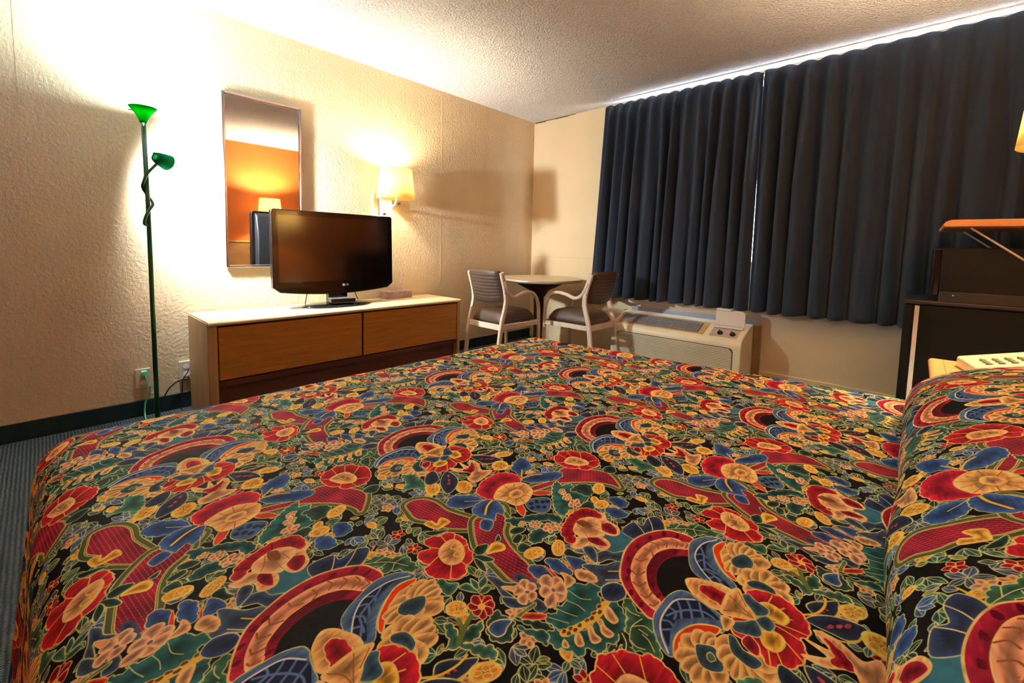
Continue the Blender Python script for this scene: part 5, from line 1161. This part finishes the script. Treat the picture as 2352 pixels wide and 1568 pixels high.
# wall shelf with brackets
sh = thing('wall_shelf', 'orange wall shelf on white diagonal brackets above the microwave', 'shelf', (XR,-.82,1.185))
pr = [(-.53+.0,.0),(-.535,.012),(-.525,.026),(-.505,.034),(-.001,.034),(-.001,0)]
bm = new(); prism(bm, pr, 'y', 0, .62); obj('board', bm, M['shelf'], sh, bevel=.003)
for y in (.06, .52):
    bm = new(); sweep(bm, [(-.435,y,-.004),(-.004,y,-.36)], .018, .008, ref=(0,1,0)); obj('bracket_strut', bm, M['white'], sh)
    bm = new(); box(bm, -.014, -.001, y-.012, y+.012, -.40, -.001); obj('wall_rail', bm, M['white'], sh)
# ------------------------------------------------------------------ nightstand and phone
ns = thing('nightstand', 'oak nightstand with rounded front between the bed and the fridge', 'nightstand', (3.345,-1.905,0))
pr = [(.510,.592),(.012,.592)]
for kk in range(9):
    a = -PI/2 - PI*kk/8; pr.append((.014+.014*math.cos(a), .606+.014*math.sin(a)))
pr.append((.510,.62))
bm = new(); prism(bm, pr, 'y', 0, .515); obj('top', bm, M['shelf'], ns, bevel=.001)
bx('top_seam', M['lam_edge'], ns, .042, .0445, 0, .515, .62, .6204)
bx('cabinet', M['oak_v'], ns, .035, .505, .01, .505, .04, .591, .003)
bx('drawer', M['oak_d'], ns, .020, .034, .02, .495, .40, .58, .003)
bx('door', M['oak_d'], ns, .020, .034, .02, .495, .07, .39, .003)
ph = thing('telephone', 'cream desk telephone on the nightstand behind the pillows', 'telephone', (3.565,-1.575,.6205), math.radians(10))
bm = new(); prism(bm, [(-.13,0),(.13,0),(.13,.092),(.06,.086),(-.13,.040)], 'y', -.10, .10); obj('base', bm, M['phone'], ph, bevel=.008, seg=3)
sl_a = Vector((-.13,.040)); sl_b = Vector((.06,.086))
for r_ in range(4):
    for c_ in range(3):
        t_ = .22+.16*r_; p = sl_a.lerp(sl_b, t_)
        bx('key', M['keys'], ph, p.x-.008, p.x+.008, -.080+c_*.030, -.064+c_*.030, p.y-.002, p.y+.006, .002)
bm = new(); sweep(bm, spline([(.090,-.105,.100),(.095,-.08,.120),(.095,0,.124),(.095,.08,.120),(.090,.105,.100)], 6), .046, .026, ref=(1,0,.1)); obj('handset', bm, M['phone'], ph, bevel=.004)
# ------------------------------------------------------------------ bed
bed = thing('headboard', 'oak headboard with pale trim standing against the orange wall behind the pillows', 'headboard', (0,0,0))
bx('panel', M['headboard'], bed, XR-.030, XR-.002, -3.92, -1.79, .35, 1.02, .003)
bm = new(); box(bm, XR-.038, XR-.002, -3.95, -1.76, 1.021, 1.045); box(bm, XR-.038, XR-.002, -1.76-.028, -1.76, .35, 1.02); box(bm, XR-.038, XR-.002, -3.95, -3.922, .35, 1.02)
obj('trim_frame', bm, M['headframe'], bed, bevel=.003)
# bedspread: fabric coordinates (s,t) = (x,y) on the flat top; the overhang keeps its cloth length
FI = np.linalg.inv(np.array([[.587,-.045],[.014,.722]]))
ZB = .600
def cloth(o):
    """overhang profile: distance o past the top's edge -> (outward, down)"""
    R = .085
    if o <= 0: return 0.0, 0.0
    a = o/R
    if a < PI/2: return R*math.sin(a), R*(1-math.cos(a))
    q = o-R*PI/2
    return R + q*.10, R + q*.995
def spread():
    XI0, XI1, YI0, YI1 = 1.945, 3.845, -3.825, -2.325
    drop = .60
    ss = list(np.linspace(-drop, 0, 34)) + list(np.linspace(0, XI1-XI0, 96))[1:]
    tl = list(np.linspace(-drop, 0, 34)) + list(np.linspace(0, YI1-YI0, 74))[1:] + list(YI1-YI0+np.linspace(0, drop, 34))[1:]
    bm = new(); uvl = bm.loops.layers.uv.new('print'); rows = []; UV = {}
    for s in ss:
        row = []
        ye = -2.268 + .108*(XI0+max(0, s)-1.85); kk = (ye-YI0)/(YI1-YI0)
        for t in tl:
            ox = max(0, -s); oy = max(0, -t, t-(YI1-YI0)); sy = -1 if t < 0 else 1
            rr = (ox**5+oy**5)**.2; L = math.hypot(ox, oy)
            h, v = cloth(rr)
            dx = -ox/L*h if L > 0 else 0; dy = sy*oy/L*h if L > 0 else 0
            x = XI0+max(0, s)+dx; yb = YI0+min(max(t, 0), YI1-YI0)*kk; y = yb+dy
            z = ZB - v
            # cloth softness: gentle undulation on top, folds growing down the drop
            if v < .02: z += .0035*mnoise.noise(Vector((x*5, y*5, .3))) + .0015*mnoise.noise(Vector((x*14, y*14, 4)))
            else:
                w = min(1, (v-.02)/.5)
                along = (y if ox > oy else x)
                f_ = math.sin(along*17+mnoise.noise(Vector((along*3, 2, 0)))*3)*.014*w
                if ox > oy: x -= f_
                else: y += sy*f_
            z = max(z, .012)
            p = bm.verts.new((x, y, z)); row.append(p); UV[p] = (XI0+s, yb+min(0, t)+max(0, t-(YI1-YI0)))
        rows.append(row)
    for A, B in zip(rows, rows[1:]):
        for i in range(len(A)-1):
            fc = bm.faces.new((A[i], A[i+1], B[i+1], B[i]))
            for lp in fc.loops:
                q = FI @ np.array(UV[lp.vert]); lp[uvl].uv = (q[0], q[1])
    return bm
bs = obj('bedspread', spread(), M['print'], None, smooth=True, solid=0)
tag(bs, 'dark floral quilted bedspread of red flowers and gold outlines covering the bed', 'bedspread')
def pillow_flap():
    prof = [(3.335,.585),(3.302,.603),(3.288,.628),(3.284,.66),(3.290,.70),(3.312,.735),(3.36,.770),(3.43,.795),(3.52,.81),(3.62,.81),(3.69,.795),(3.76,.76),(3.79,.70),(3.80,.62)]
    pts = spline([(a, 0, b) for a, b in prof], 5); S_ = [0]
    for a, b in zip(pts, pts[1:]): S_.append(S_[-1]+(b-a).length)
    bm = new(); uvl = bm.loops.layers.uv.new('print'); rows = []; UV = {}
    y0, y1 = -3.93, -2.215; N = 90
    for j in range(N+1):
        u = -1+2*j/N; y = (y0+y1)/2+(y1-y0)/2*u; e = max(0, 1-abs(u)**16)**.5
        row = []
        for p, s in zip(pts, S_):
            sag = .012*mnoise.noise(Vector((p.x*6, y*3.2, 1.7))) + .010*math.cos((y+3.05)*PI/.82)**2*(-1)*max(0, (p.z-.62)/.16)
            xx = p.x + (1-e)*.05*(1 if p.x < 3.5 else -1)*min(1, abs(p.x-3.5)*5) + .010*mnoise.noise(Vector((y*4, p.z*6, 7)))*(p.z > .61)
            zz = .565 + (p.z-.565+sag*(p.z > .61))*(.25+.75*e) 
            q = bm.verts.new((xx, y, zz)); row.append(q); UV[q] = (2.80+s, y+.14)
        rows.append(row)
    for A, B in zip(rows, rows[1:]):
        for i in range(len(A)-1):
            fc = bm.faces.new((A[i], A[i+1], B[i+1], B[i]))
            for lp in fc.loops:
                q = FI @ np.array(UV[lp.vert]); lp[uvl].uv = (q[0], q[1])
    for R_ in (rows[0], rows[-1]):
        try: bm.faces.new(R_)
        except ValueError: pass
    return bm
po = obj('pillow_cover', pillow_flap(), M['print'], bs, smooth=True)
# ------------------------------------------------------------------ pieces that belong to a part
def under(root, part, *names):
    p = [c for c in kids(root) if c.name.split('.')[0] == part][0]
    for c in kids(root):
        if c.name.split('.')[0] in names: c.parent = p
under(fl, 'reading_arm', 'reading_shade', 'reading_switch'); under(fl, 'power_cord', 'plug'); under(fl, 'lamp_shade', 'bulb', 'switch')
under(tv, 'bezel', 'screen', 'logo_disc', 'logo_letters'); under(dr, 'top', 'top_seam'); under(ns, 'top', 'top_seam')
under(ac, 'louvre_surround', 'louvre_shade_sheet', 'top_louvre'); under(ac, 'control_lid', 'lid_handle', 'lid_lip'); under(ac, 'front_grille', 'grille_frame')
under(fr, 'door', 'door_gasket'); under(mw_, 'casing', 'casing_flange', 'screw'); under(tb, 'carton', 'slot'); under(sb, 'case', 'top_edge')
gr_ = [c for c in kids(ac) if c.name.startswith('knob_grip')]; kn_ = [c for c in kids(ac) if c.name.startswith('control_knob')]
for a_, b_ in zip(sorted(gr_, key=lambda o: o.name), sorted(kn_, key=lambda o: o.name)): a_.parent = b_
# ------------------------------------------------------------------ outside the window, light and world
M['paving'] = mat('pale_concrete', (196,190,178), .9, var=(3,.08), bump=(40,.2,.004))
struct(bx('ground', M['paving'], None, -6, 10, .2, 14, -.25, -.15))  # unseen paving, added to bounce daylight up through the window
light('sun', 'SUN', (2,6,8), SUN, (1,.96,.9), rot=(math.radians(-50), 0, math.radians(15)), angle=math.radians(.6))
wd = bpy.data.worlds.new('world'); SC.world = wd; wd.use_nodes = True; t = wd.node_tree
bg = t.nodes['Background']; sky = t.nodes.new('ShaderNodeTexSky'); sky.sky_type = 'NISHITA'; sky.sun_elevation = math.radians(38); sky.sun_rotation = math.radians(200); sky.sun_disc = False
t.links.new(sky.outputs['Color'], bg.inputs['Color']); bg.inputs['Strength'].default_value = SKY
vs_ = SC.view_settings
vs_.view_transform = 'Standard'; vs_.look = 'None'; vs_.gamma = 1.0; vs_.use_curve_mapping = False; vs_.exposure = EXPO
SC.cycles.max_bounces = 10; SC.cycles.diffuse_bounces = 6; SC.cycles.sample_clamp_indirect = 6
